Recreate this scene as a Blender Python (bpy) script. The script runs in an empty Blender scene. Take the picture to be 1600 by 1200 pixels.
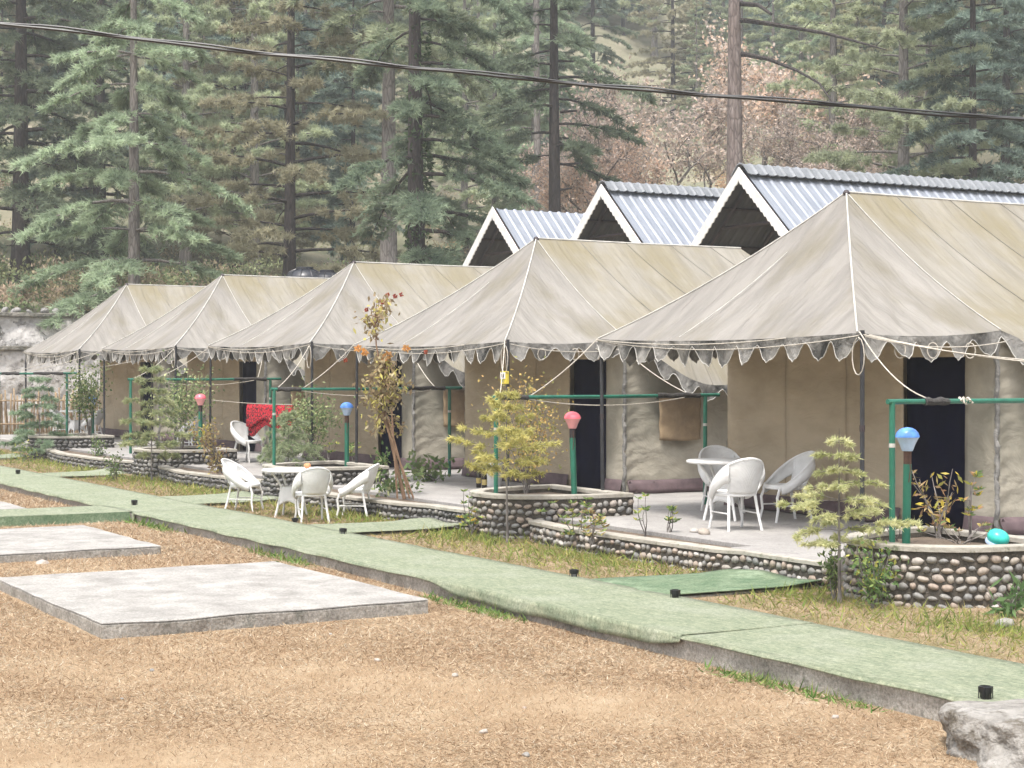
import bpy, math, random
import numpy as np
from mathutils import Vector, Matrix, noise

sc = bpy.context.scene
col = sc.collection
random.seed(7)
RNG = np.random.default_rng(7)

# ------------------------------------------------------------------ camera, sky, sun, exposure
FPX, HORIZON, CAMZ = 2740.0, 572.0, 2.35
cam_d = bpy.data.cameras.new('camera')
cam = bpy.data.objects.new('camera', cam_d)
col.objects.link(cam)
cam.location = (0, 0, CAMZ)
cam.rotation_euler = (math.radians(90), 0, 0)
cam_d.sensor_width = 36
cam_d.lens = FPX / 1600 * 36
cam_d.shift_y = -(600 - HORIZON) / 1600
cam_d.clip_start = 0.1
cam_d.clip_end = 3000
sc.camera = cam

SUN_EL, SUN_AZ = math.radians(68), math.radians(205)      # azimuth clockwise from +Y: behind the camera, to its left
world = bpy.data.worlds.new('World')
sc.world = world
world.use_nodes = True
wn, wl = world.node_tree.nodes, world.node_tree.links
sky = wn.new('ShaderNodeTexSky')
sky.sky_type = 'NISHITA'
sky.sun_disc = False
sky.sun_elevation = SUN_EL
sky.sun_rotation = SUN_AZ
sky.air_density = 1.0
sky.dust_density = 4.0
sky.ozone_density = 1.0
hs = wn.new('ShaderNodeHueSaturation')
hs.inputs['Saturation'].default_value = 0.30
wl.new(sky.outputs[0], hs.inputs['Color'])
bg = wn['Background']
bg.inputs['Strength'].default_value = 0.15
wl.new(hs.outputs[0], bg.inputs['Color'])

sun_d = bpy.data.lights.new('sun', 'SUN')
sun_d.energy = 1.5
sun_d.angle = math.radians(10)
sun_d.color = (1.0, 0.95, 0.88)
sun = bpy.data.objects.new('sun', sun_d)
col.objects.link(sun)
sd = Vector((math.sin(SUN_AZ) * math.cos(SUN_EL), math.cos(SUN_AZ) * math.cos(SUN_EL), math.sin(SUN_EL)))
sun.rotation_euler = sd.to_track_quat('Z', 'Y').to_euler()
sun.location = (0, 0, 40)

sc.view_settings.view_transform = 'Standard'
sc.view_settings.look = 'None'
sc.view_settings.gamma = 1
sc.view_settings.exposure = 1.42
sc.render.engine = 'CYCLES'
sc.cycles.use_denoising = True
sc.cycles.use_adaptive_sampling = True
sc.cycles.adaptive_threshold = 0.02
sc.cycles.max_bounces = 6
sc.cycles.diffuse_bounces = 3
sc.cycles.glossy_bounces = 2
sc.cycles.transmission_bounces = 3
sc.cycles.volume_bounces = 1
sc.cycles.transparent_max_bounces = 6
sc.cycles.caustics_reflective = False
sc.cycles.caustics_refractive = False

# ------------------------------------------------------------------ frame of the tent row
# a runs along the row (towards the near end), b away from the path, both in metres from the near front corner of the near tent
EA = (0.5043, -0.8636)
EB = (0.8636, 0.5043)
OX, OY = 3.86, 19.6
RZ = math.atan2(EA[1], EA[0])


def R(a, b, z=0.0):
    return Vector((OX + a * EA[0] + b * EB[0], OY + a * EA[1] + b * EB[1], z))


def to_ab(x, y):
    dx, dy = x - OX, y - OY
    return dx * EA[0] + dy * EA[1], dx * EB[0] + dy * EB[1]


def PX(x, y, z):
    """row coordinates of the point at height z seen at pixel (x, y)"""
    d = (CAMZ - z) * FPX / (y - HORIZON)
    return to_ab((x - 800) / FPX * d, d)


def sstep(x, e0, e1):
    t = min(1.0, max(0.0, (x - e0) / (e1 - e0)))
    return t * t * (3 - 2 * t)


# heights
FORE, LAWN, PATH, PATIO, RIM = -0.09, 0.06, 0.10, 0.34, 0.63
PATH_L, PATH_R = -4.62, -3.26


def fore(a):
    return FORE + .055 * sstep(-a, -2.5, 6)


def terrain(x, y):
    a, b = to_ab(x, y)
    s = max(b - 17.0, -a - 48.0)
    z = LAWN if b > -4.0 else fore(a)
    if s > 0:
        z += 4.7 * sstep(s, 0, 4) + 0.10 * max(0, s - 4)
        z += 0.30 * max(0, s - 28) + 0.22 * max(0, s - 70)
        z += 0.6 * noise.noise(Vector((x * .08, y * .08, 1.3))) * sstep(s, 3, 12)
        z += 3.0 * noise.noise(Vector((x * .02, y * .02, 4.3))) * sstep(s, 20, 60)
    elif b < -4.0:
        z += 0.012 * noise.noise(Vector((x * .6, y * .6, 0)))
    return z


# ------------------------------------------------------------------ materials
MATS = {}


def nodes_of(name):
    m = bpy.data.materials.new(name)
    m.use_nodes = True
    nt = m.node_tree
    MATS[name] = m
    return m, nt.nodes, nt.links, nt.nodes['Principled BSDF']


def N(nodes, kind, **kw):
    n = nodes.new(kind)
    for k, v in kw.items():
        if k in n.inputs.keys():
            n.inputs[k].default_value = v
        else:
            setattr(n, k, v)
    return n


def ramp(nodes, stops, interp='LINEAR'):
    r = nodes.new('ShaderNodeValToRGB')
    r.color_ramp.interpolation = interp
    el = r.color_ramp.elements
    while len(el) < len(stops):
        el.new(0.5)
    for e, (p, c) in zip(el, stops):
        e.position = p
        e.color = (*c, 1)
    return r


def noisy(name, c0, c1, scale=3.0, detail=6, rough=0.8, bump=0.2, bscale=40.0, stretch=(1, 1, 1), c2=None, bdist=0.01,
          spots=None, metallic=0.0, space='Object', wear=None):
    """two or three colours mixed by noise, with a fine bump"""
    m, n, l, p = nodes_of(name)
    tc = N(n, 'ShaderNodeTexCoord')
    mp = N(n, 'ShaderNodeMapping')
    mp.inputs['Scale'].default_value = stretch
    l.new(tc.outputs[space], mp.inputs[0])
    t = N(n, 'ShaderNodeTexNoise', Scale=scale, Detail=detail, Roughness=0.62)
    l.new(mp.outputs[0], t.inputs['Vector'])
    st = [(0.32, c0), (0.68, c1)] if c2 is None else [(0.28, c0), (0.5, c1), (0.72, c2)]
    r = ramp(n, st)
    l.new(t.outputs['Fac'], r.inputs[0])
    out = r.outputs[0]
    if spots:
        sc_, cc, lo, hi = spots
        t2 = N(n, 'ShaderNodeTexNoise', Scale=sc_, Detail=5.0, Roughness=0.7)
        l.new(tc.outputs[space], t2.inputs['Vector'])
        r2 = ramp(n, [(lo, (0, 0, 0)), (hi, (1, 1, 1))])
        l.new(t2.outputs['Fac'], r2.inputs[0])
        mx = N(n, 'ShaderNodeMixRGB')
        mx.inputs[2].default_value = (*cc, 1)
        l.new(r2.outputs[0], mx.inputs[0])
        l.new(out, mx.inputs[1])
        out = mx.outputs[0]
    l.new(out, p.inputs['Base Color'])
    p.inputs['Roughness'].default_value = rough
    p.inputs['Metallic'].default_value = metallic
    if bump:
        tb = N(n, 'ShaderNodeTexNoise', Scale=bscale, Detail=4.0)
        l.new(mp.outputs[0], tb.inputs['Vector'])
        b = N(n, 'ShaderNodeBump', Strength=bump, Distance=bdist)
        l.new(tb.outputs['Fac'], b.inputs['Height'])
        l.new(b.outputs[0], p.inputs['Normal'])
    return m


def canvas(name, base, dark, stain, streak=(3.6, .7, .7), transl=0.22, stain_lo=0.52, stain_hi=0.75, rot=(.2, .3, .35)):
    m, n, l, p = nodes_of(name)
    tc = N(n, 'ShaderNodeTexCoord')
    mp = N(n, 'ShaderNodeMapping')
    mp.inputs['Scale'].default_value = streak
    mp.inputs['Rotation'].default_value = rot
    l.new(tc.outputs['Object'], mp.inputs[0])
    t = N(n, 'ShaderNodeTexNoise', Scale=1.0, Detail=7.0, Roughness=0.6)
    l.new(mp.outputs[0], t.inputs['Vector'])
    r = ramp(n, [(0.3, dark), (0.62, base)])
    l.new(t.outputs['Fac'], r.inputs[0])
    t2 = N(n, 'ShaderNodeTexNoise', Scale=0.7, Detail=7.0, Roughness=0.6)
    mp2 = N(n, 'ShaderNodeMapping')
    mp2.inputs['Scale'].default_value = tuple(max(.8, q * .35) for q in streak)
    l.new(tc.outputs['Object'], mp2.inputs[0])
    l.new(mp2.outputs[0], t2.inputs['Vector'])
    r2 = ramp(n, [(stain_lo, (0, 0, 0)), (stain_hi, (1, 1, 1))])
    l.new(t2.outputs['Fac'], r2.inputs[0])
    mx = N(n, 'ShaderNodeMixRGB')
    mx.inputs[2].default_value = (*stain, 1)
    l.new(r2.outputs[0], mx.inputs[0])
    l.new(r.outputs[0], mx.inputs[1])
    l.new(mx.outputs[0], p.inputs['Base Color'])
    p.inputs['Roughness'].default_value = 0.9
    p.inputs['Specular IOR Level'].default_value = 0.15
    w = N(n, 'ShaderNodeTexNoise', Scale=220.0, Detail=2.0)
    l.new(tc.outputs['Object'], w.inputs['Vector'])
    wr = N(n, 'ShaderNodeTexNoise', Scale=1.6, Detail=4.0, Roughness=0.55)
    wr.inputs['Distortion'].default_value = 0.6
    l.new(mp.outputs[0], wr.inputs['Vector'])
    b1 = N(n, 'ShaderNodeBump', Strength=0.8, Distance=0.07)
    l.new(wr.outputs['Fac'], b1.inputs['Height'])
    b2 = N(n, 'ShaderNodeBump', Strength=0.15, Distance=0.004)
    l.new(w.outputs['Fac'], b2.inputs['Height'])
    l.new(b1.outputs[0], b2.inputs['Normal'])
    l.new(b2.outputs[0], p.inputs['Normal'])
    tr = N(n, 'ShaderNodeBsdfTranslucent')
    l.new(mx.outputs[0], tr.inputs['Color'])
    ms = N(n, 'ShaderNodeMixShader')
    ms.inputs[0].default_value = transl
    l.new(p.outputs[0], ms.inputs[1])
    l.new(tr.outputs[0], ms.inputs[2])
    l.new(ms.outputs[0], n['Material Output'].inputs['Surface'])
    return m


def pile(name, dark):
    m = MATS[name]
    n, l = m.node_tree.nodes, m.node_tree.links
    p = n['Principled BSDF']
    src = p.inputs['Base Color'].links[0].from_socket
    tc = [q for q in n if q.type == 'TEX_COORD'][0]
    t = N(n, 'ShaderNodeTexNoise', Scale=34.0, Detail=6.0, Roughness=.85)
    l.new(tc.outputs['Object'], t.inputs['Vector'])
    r = ramp(n, [(.36, dark), (.62, (1.18, 1.18, 1.16))])
    l.new(t.outputs['Fac'], r.inputs[0])
    mx = N(n, 'ShaderNodeMixRGB', blend_type='MULTIPLY')
    mx.inputs[0].default_value = 1
    l.new(src, mx.inputs[1])
    l.new(r.outputs[0], mx.inputs[2])
    l.new(mx.outputs[0], p.inputs['Base Color'])


def leafmat(name, transl=0.3, vary=0.35, hue=0.03):
    """colour from the mesh's own leaf colours, varied from plant to plant"""
    m, n, l, p = nodes_of(name)
    at = N(n, 'ShaderNodeAttribute', attribute_name='Col')
    oi = N(n, 'ShaderNodeObjectInfo')
    hv = N(n, 'ShaderNodeHueSaturation')
    mr = N(n, 'ShaderNodeMapRange')
    mr.inputs['To Min'].default_value = 1 - vary
    mr.inputs['To Max'].default_value = 1 + vary
    l.new(oi.outputs['Random'], mr.inputs['Value'])
    l.new(mr.outputs[0], hv.inputs['Value'])
    mh = N(n, 'ShaderNodeMapRange')
    mh.inputs['To Min'].default_value = 0.5 - hue
    mh.inputs['To Max'].default_value = 0.5 + hue
    mu = N(n, 'ShaderNodeMath', operation='FRACT')
    ml = N(n, 'ShaderNodeMath', operation='MULTIPLY')
    ml.inputs[1].default_value = 7.31
    l.new(oi.outputs['Random'], ml.inputs[0])
    l.new(ml.outputs[0], mu.inputs[0])
    l.new(mu.outputs[0], mh.inputs['Value'])
    l.new(mh.outputs[0], hv.inputs['Hue'])
    l.new(at.outputs['Color'], hv.inputs['Color'])
    d = N(n, 'ShaderNodeBsdfDiffuse')
    tr = N(n, 'ShaderNodeBsdfTranslucent')
    l.new(hv.outputs[0], d.inputs['Color'])
    l.new(hv.outputs[0], tr.inputs['Color'])
    ms = N(n, 'ShaderNodeMixShader')
    ms.inputs[0].default_value = transl
    l.new(d.outputs[0], ms.inputs[1])
    l.new(tr.outputs[0], ms.inputs[2])
    l.new(ms.outputs[0], n['Material Output'].inputs['Surface'])
    n.remove(p)
    return m


def plain(name, c, rough=0.5, metallic=0.0, var=0.15, scale=8.0, bump=0.05):
    return noisy(name, tuple(q * (1 - var) for q in c), tuple(min(1, q * (1 + var)) for q in c), scale=scale, rough=rough,
                 bump=bump, bscale=60, metallic=metallic)


canvas('canvas_grey', (.285, .268, .245), (.205, .193, .178), (.20, .18, .135), transl=.14, stain_lo=.47, stain_hi=.72)
canvas('canvas_gusset', (.295, .277, .252), (.215, .202, .184), (.205, .185, .14), streak=(.6, 3.6, .6), transl=.14, rot=(.12, .2, 0), stain_lo=.47, stain_hi=.72)
canvas('canvas_yellow', (0.315, 0.294, 0.255), (0.228, 0.211, 0.179), (.235, .205, .135), streak=(.5, 3.2, .5), transl=.14, rot=(.22, .2, .1), stain_lo=.45, stain_hi=.70)
canvas('canvas_wall', (.50, .415, .30), (.39, .32, .225), (.33, .265, .185), streak=(1, 1, 2.5), transl=.10, stain_lo=.5, stain_hi=.8)
canvas('canvas_side', (.45, .41, .335), (.29, .265, .215), (.20, .19, .15), streak=(1, 1, 1.5), transl=.10, stain_lo=.48, stain_hi=.72)
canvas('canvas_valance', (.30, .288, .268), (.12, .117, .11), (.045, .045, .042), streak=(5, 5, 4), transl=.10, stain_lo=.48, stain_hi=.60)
plain('band_maroon', (.115, .08, .085), .85, var=.35, scale=4)
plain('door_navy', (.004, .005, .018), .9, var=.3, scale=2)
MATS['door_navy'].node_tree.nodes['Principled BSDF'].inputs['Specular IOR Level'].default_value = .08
noisy('window_brown', (.20, .14, .085), (.30, .22, .13), scale=4, rough=.9)
noisy('piping_white', (.36, .35, .32), (.58, .56, .52), scale=5, rough=.85)
plain('rope', (.46, .42, .36), .9, var=.25, scale=30)
plain('pole_black', (.025, .026, .03), .45, var=.4)
noisy('green_pipe', (.012, .10, .065), (.02, .16, .10), scale=5, rough=.4, spots=(9, (.10, .14, .12), .66, .74))
plain('foam_wrap', (.045, .042, .04), .95, var=.5, scale=25, bump=.6)
noisy('concrete', (.30, .285, .27), (.46, .44, .42), scale=2.4, rough=.9, bump=.35, bscale=50, spots=(5, (.24, .225, .21), .58, .75))
noisy('slab_concrete', (0.254, 0.243, 0.231), (0.376, 0.362, 0.344), scale=2.2, rough=.9, bump=.4, bscale=40, spots=(2.6, (.20, .19, .178), .50, .72))
noisy('kerb_concrete', (.22, .20, .18), (.40, .38, .35), scale=3.4, rough=.95, bump=.6, bscale=28, spots=(4, (.13, .13, .11), .55, .7), bdist=.02)
noisy('patio_concrete', (.25, .238, .23), (.35, .335, .322), scale=1.2, rough=.8, bump=.15, bscale=60, spots=(2.5, (.18, .17, .165), .55, .8))
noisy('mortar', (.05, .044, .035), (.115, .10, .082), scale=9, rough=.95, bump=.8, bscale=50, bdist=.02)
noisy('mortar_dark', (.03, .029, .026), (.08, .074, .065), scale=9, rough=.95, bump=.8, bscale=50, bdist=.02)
noisy('soil', (.09, .065, .045), (.17, .13, .095), scale=12, rough=1, bump=.9, bscale=35, bdist=.03)
noisy('rim_concrete', (.27, .25, .21), (.42, .39, .34), scale=5, rough=.95, bump=.6, bscale=30, spots=(6, (.15, .16, .10), .56, .68), bdist=.015)
noisy('carpet', (0.166, 0.199, 0.135), (0.324, 0.335, 0.239), scale=7, detail=10, rough=.95, bump=.8, bscale=120, stretch=(1, 3.2, 1), spots=(1.7, (.31, .32, .25), .46, .72))
noisy('carpet_fresh', (0.079, 0.136, 0.075), (0.194, 0.242, 0.158), scale=4, detail=8, rough=.95, bump=.5, bscale=170, stretch=(2, 1, 1), spots=(2.2, (.30, .36, .26), .52, .74))
pile('carpet', (.48, .54, .46))
pile('carpet_fresh', (.45, .52, .42))
pile('slab_concrete', (.66, .65, .63))
pile('patio_concrete', (.75, .74, .73))
pile('kerb_concrete', (.5, .49, .46))
noisy('boulder', (0.122, 0.112, 0.101), (0.259, 0.245, 0.223), scale=4, rough=.95, bump=1, bscale=9, c2=(.33, .315, .295), spots=(3.5, (.10, .085, .065), .52, .64), bdist=.10)
noisy('metal_sheet', (0.224, 0.245, 0.286), (0.32, 0.34, 0.381), scale=1.2, rough=.35, bump=.03, stretch=(1, 6, 1), metallic=.35)
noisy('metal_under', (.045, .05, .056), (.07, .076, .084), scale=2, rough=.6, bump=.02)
noisy('ridge_grey', (.16, .17, .18), (.22, .23, .245), scale=3, rough=.5, bump=.05, metallic=.2)
plain('white_paint', (.66, .65, .63), .6, var=.1, scale=5)
plain('steel_dark', (.035, .025, .028), .6, var=.3)
plain('cottage_wall', (.33, .27, .20), .8, var=.2, scale=3)
plain('tank_black', (.018, .020, .026), .35, var=.3)
plain('bottle_glass', (.012, .007, .006), .08, var=.2)
plain('bottle_label', (.42, .33, .12), .6)
plain('bucket_white', (.68, .67, .64), .45, var=.08)
plain('yellow_box', (.62, .50, .06), .5)
plain('black_plastic', (.012, .012, .013), .4)
plain('grey_plastic', (.20, .20, .20), .5)
plain('lamp_pink', (.80, .16, .20), .25, var=.1)
plain('lamp_rose', (.84, .38, .38), .25, var=.1)
plain('lamp_blue', (.10, .27, .72), .25, var=.25, scale=14)
plain('lamp_pale', (.44, .56, .74), .25, var=.15)
plain('teal_plastic', (.04, .50, .42), .25, var=.2)
plain('rust', (.10, .05, .035), .9, var=.4)
noisy('bamboo', (.20, .14, .085), (.36, .27, .17), scale=3, rough=.85, stretch=(4, 4, .6))
noisy('stake_wood', (.13, .075, .045), (.24, .15, .09), scale=6, rough=.9, stretch=(5, 5, .6))
noisy('terrace_stone', (.16, .15, .14), (.46, .44, .42), scale=1.5, rough=.95, bump=1, bscale=4, c2=(.30, .285, .27), bdist=.12, spots=(2.4, (.06, .06, .05), .56, .66))
noisy('terrace_cap', (.10, .10, .08), (.26, .24, .21), scale=2, rough=.95, bump=1, bscale=6, bdist=.1)
noisy('orange_peel', (.62, .22, .10), (.70, .32, .16), scale=20, rough=.5)


def wicker():
    m, n, l, p = nodes_of('wicker')
    tc = N(n, 'ShaderNodeTexCoord')
    p.inputs['Base Color'].default_value = (.72, .715, .70, 1)
    p.inputs['Roughness'].default_value = .5
    w = N(n, 'ShaderNodeTexWave', Scale=38.0, Distortion=0.6)
    w.bands_direction = 'Z'
    l.new(tc.outputs['Object'], w.inputs['Vector'])
    w2 = N(n, 'ShaderNodeTexWave', Scale=22.0, Distortion=0.6)
    w2.bands_direction = 'DIAGONAL'
    l.new(tc.outputs['Object'], w2.inputs['Vector'])
    mm = N(n, 'ShaderNodeMath', operation='ADD')
    l.new(w.outputs['Fac'], mm.inputs[0])
    l.new(w2.outputs['Fac'], mm.inputs[1])
    b = N(n, 'ShaderNodeBump', Strength=0.6, Distance=0.006)
    l.new(mm.outputs[0], b.inputs['Height'])
    l.new(b.outputs[0], p.inputs['Normal'])
    t = N(n, 'ShaderNodeTexNoise', Scale=5.0, Detail=4.0)
    l.new(tc.outputs['Object'], t.inputs['Vector'])
    r = ramp(n, [(.35, (.72, .71, .69)), (.6, (.84, .835, .82))])
    l.new(t.outputs['Fac'], r.inputs[0])
    l.new(r.outputs[0], p.inputs['Base Color'])


wicker()


def pebblemat(name, stops):
    m, n, l, p = nodes_of(name)
    oi = N(n, 'ShaderNodeObjectInfo')
    g = N(n, 'ShaderNodeNewGeometry')
    ad = N(n, 'ShaderNodeMath', operation='ADD')
    fr = N(n, 'ShaderNodeMath', operation='FRACT')
    l.new(oi.outputs['Random'], ad.inputs[0])
    l.new(g.outputs['Random Per Island'], ad.inputs[1])
    l.new(ad.outputs[0], fr.inputs[0])
    r = ramp(n, stops)
    l.new(fr.outputs[0], r.inputs[0])
    tc = N(n, 'ShaderNodeTexCoord')
    t = N(n, 'ShaderNodeTexNoise', Scale=1.4, Detail=6.0)
    l.new(tc.outputs['Object'], t.inputs['Vector'])
    mx = N(n, 'ShaderNodeMixRGB', blend_type='MULTIPLY')
    mx.inputs[0].default_value = .6
    r2 = ramp(n, [(.3, (.5, .48, .45)), (.65, (1.1, 1.1, 1.1))])
    l.new(t.outputs['Fac'], r2.inputs[0])
    l.new(r.outputs[0], mx.inputs[1])
    l.new(r2.outputs[0], mx.inputs[2])
    l.new(mx.outputs[0], p.inputs['Base Color'])
    p.inputs['Roughness'].default_value = .75


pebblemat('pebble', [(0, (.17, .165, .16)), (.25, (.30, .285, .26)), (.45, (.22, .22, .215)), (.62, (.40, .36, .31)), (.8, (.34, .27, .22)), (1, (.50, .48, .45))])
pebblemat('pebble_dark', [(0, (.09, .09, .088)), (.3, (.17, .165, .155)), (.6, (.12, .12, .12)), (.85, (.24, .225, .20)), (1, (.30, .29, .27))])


def blanketmat():
    m, n, l, p = nodes_of('blanket_red')
    tc = N(n, 'ShaderNodeTexCoord')
    v = N(n, 'ShaderNodeTexVoronoi', Scale=14.0)
    v.feature = 'DISTANCE_TO_EDGE'
    l.new(tc.outputs['Object'], v.inputs['Vector'])
    r = ramp(n, [(.06, (.02, .003, .005)), (.13, (.55, .012, .03))])
    l.new(v.outputs['Distance'], r.inputs[0])
    l.new(r.outputs[0], p.inputs['Base Color'])
    p.inputs['Roughness'].default_value = .95


blanketmat()


def barkmat(name, c0, c1, c2):
    m, n, l, p = nodes_of(name)
    tc = N(n, 'ShaderNodeTexCoord')
    mp = N(n, 'ShaderNodeMapping')
    mp.inputs['Scale'].default_value = (5, 5, 1.1)
    l.new(tc.outputs['Object'], mp.inputs[0])
    v = N(n, 'ShaderNodeTexVoronoi', Scale=1.6)
    v.feature = 'DISTANCE_TO_EDGE'
    t = N(n, 'ShaderNodeTexNoise', Scale=1.2, Detail=8.0, Roughness=.7)
    l.new(mp.outputs[0], v.inputs['Vector'])
    l.new(mp.outputs[0], t.inputs['Vector'])
    r = ramp(n, [(.3, c0), (.52, c1), (.75, c2)])
    l.new(t.outputs['Fac'], r.inputs[0])
    mx = N(n, 'ShaderNodeMixRGB', blend_type='MULTIPLY')
    mx.inputs[0].default_value = .8
    r2 = ramp(n, [(.0, (.35, .33, .32)), (.12, (1, 1, 1))])
    l.new(v.outputs['Distance'], r2.inputs[0])
    l.new(r.outputs[0], mx.inputs[1])
    l.new(r2.outputs[0], mx.inputs[2])
    l.new(mx.outputs[0], p.inputs['Base Color'])
    p.inputs['Roughness'].default_value = .95
    b = N(n, 'ShaderNodeBump', Strength=1.0, Distance=0.05)
    l.new(v.outputs['Distance'], b.inputs['Height'])
    l.new(b.outputs[0], p.inputs['Normal'])


barkmat('bark_dark', (.022, .018, .017), (.045, .036, .033), (.085, .070, .064))
barkmat('bark_grey', (.13, .115, .105), (.22, .20, .185), (.33, .30, .28))
barkmat('bark_red', (.105, .08, .07), (.19, .15, .135), (.31, .265, .245))
leafmat('needles', .48, .2, .012)
leafmat('leaves', .42, .15, .01)
leafmat('sapling_needles', .5, .06, .006)
leafmat('blades', .3, 0, 0)


def groundmat():
    m, n, l, p = nodes_of('ground_cover')
    tc = N(n, 'ShaderNodeTexCoord')
    at = N(n, 'ShaderNodeAttribute', attribute_name='Col')       # r: dry lawn, g: greener lawn, b: forest floor
    sp = N(n, 'ShaderNodeSeparateColor')
    l.new(at.outputs['Color'], sp.inputs[0])

    def mixcol(scale, stops, det=10):
        t = N(n, 'ShaderNodeTexNoise', Scale=scale, Detail=det, Roughness=.72)
        l.new(tc.outputs['Object'], t.inputs['Vector'])
        r = ramp(n, stops)
        l.new(t.outputs['Fac'], r.inputs[0])
        return r.outputs[0]
    dry = mixcol(1.1, [(.28, (.20, .14, .085)), (.46, (.28, .20, .125)), (.62, (.33, .25, .165)), (.76, (.42, .36, .29))])
    grn = mixcol(1.6, [(.3, (.11, .11, .05)), (.45, (.22, .18, .10)), (.6, (.30, .225, .15)), (.75, (.38, .31, .23))])
    frs = mixcol(.22, [(.3, (.085, .09, .055)), (.45, (.17, .17, .115)), (.58, (.25, .23, .165)), (.74, (.40, .33, .27))])
    m1 = N(n, 'ShaderNodeMixRGB')
    l.new(sp.outputs[1], m1.inputs[0]); l.new(dry, m1.inputs[1]); l.new(grn, m1.inputs[2])
    m2 = N(n, 'ShaderNodeMixRGB')
    l.new(sp.outputs[2], m2.inputs[0]); l.new(m1.outputs[0], m2.inputs[1]); l.new(frs, m2.inputs[2])
    l.new(m2.outputs[0], p.inputs['Base Color'])
    p.inputs['Roughness'].default_value = 1
    p.inputs['Specular IOR Level'].default_value = .1
    tb = N(n, 'ShaderNodeTexNoise', Scale=45.0, Detail=5.0)
    l.new(tc.outputs['Object'], tb.inputs['Vector'])
    b = N(n, 'ShaderNodeBump', Strength=.8, Distance=.02)
    l.new(tb.outputs['Fac'], b.inputs['Height'])
    l.new(b.outputs[0], p.inputs['Normal'])


groundmat()


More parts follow.
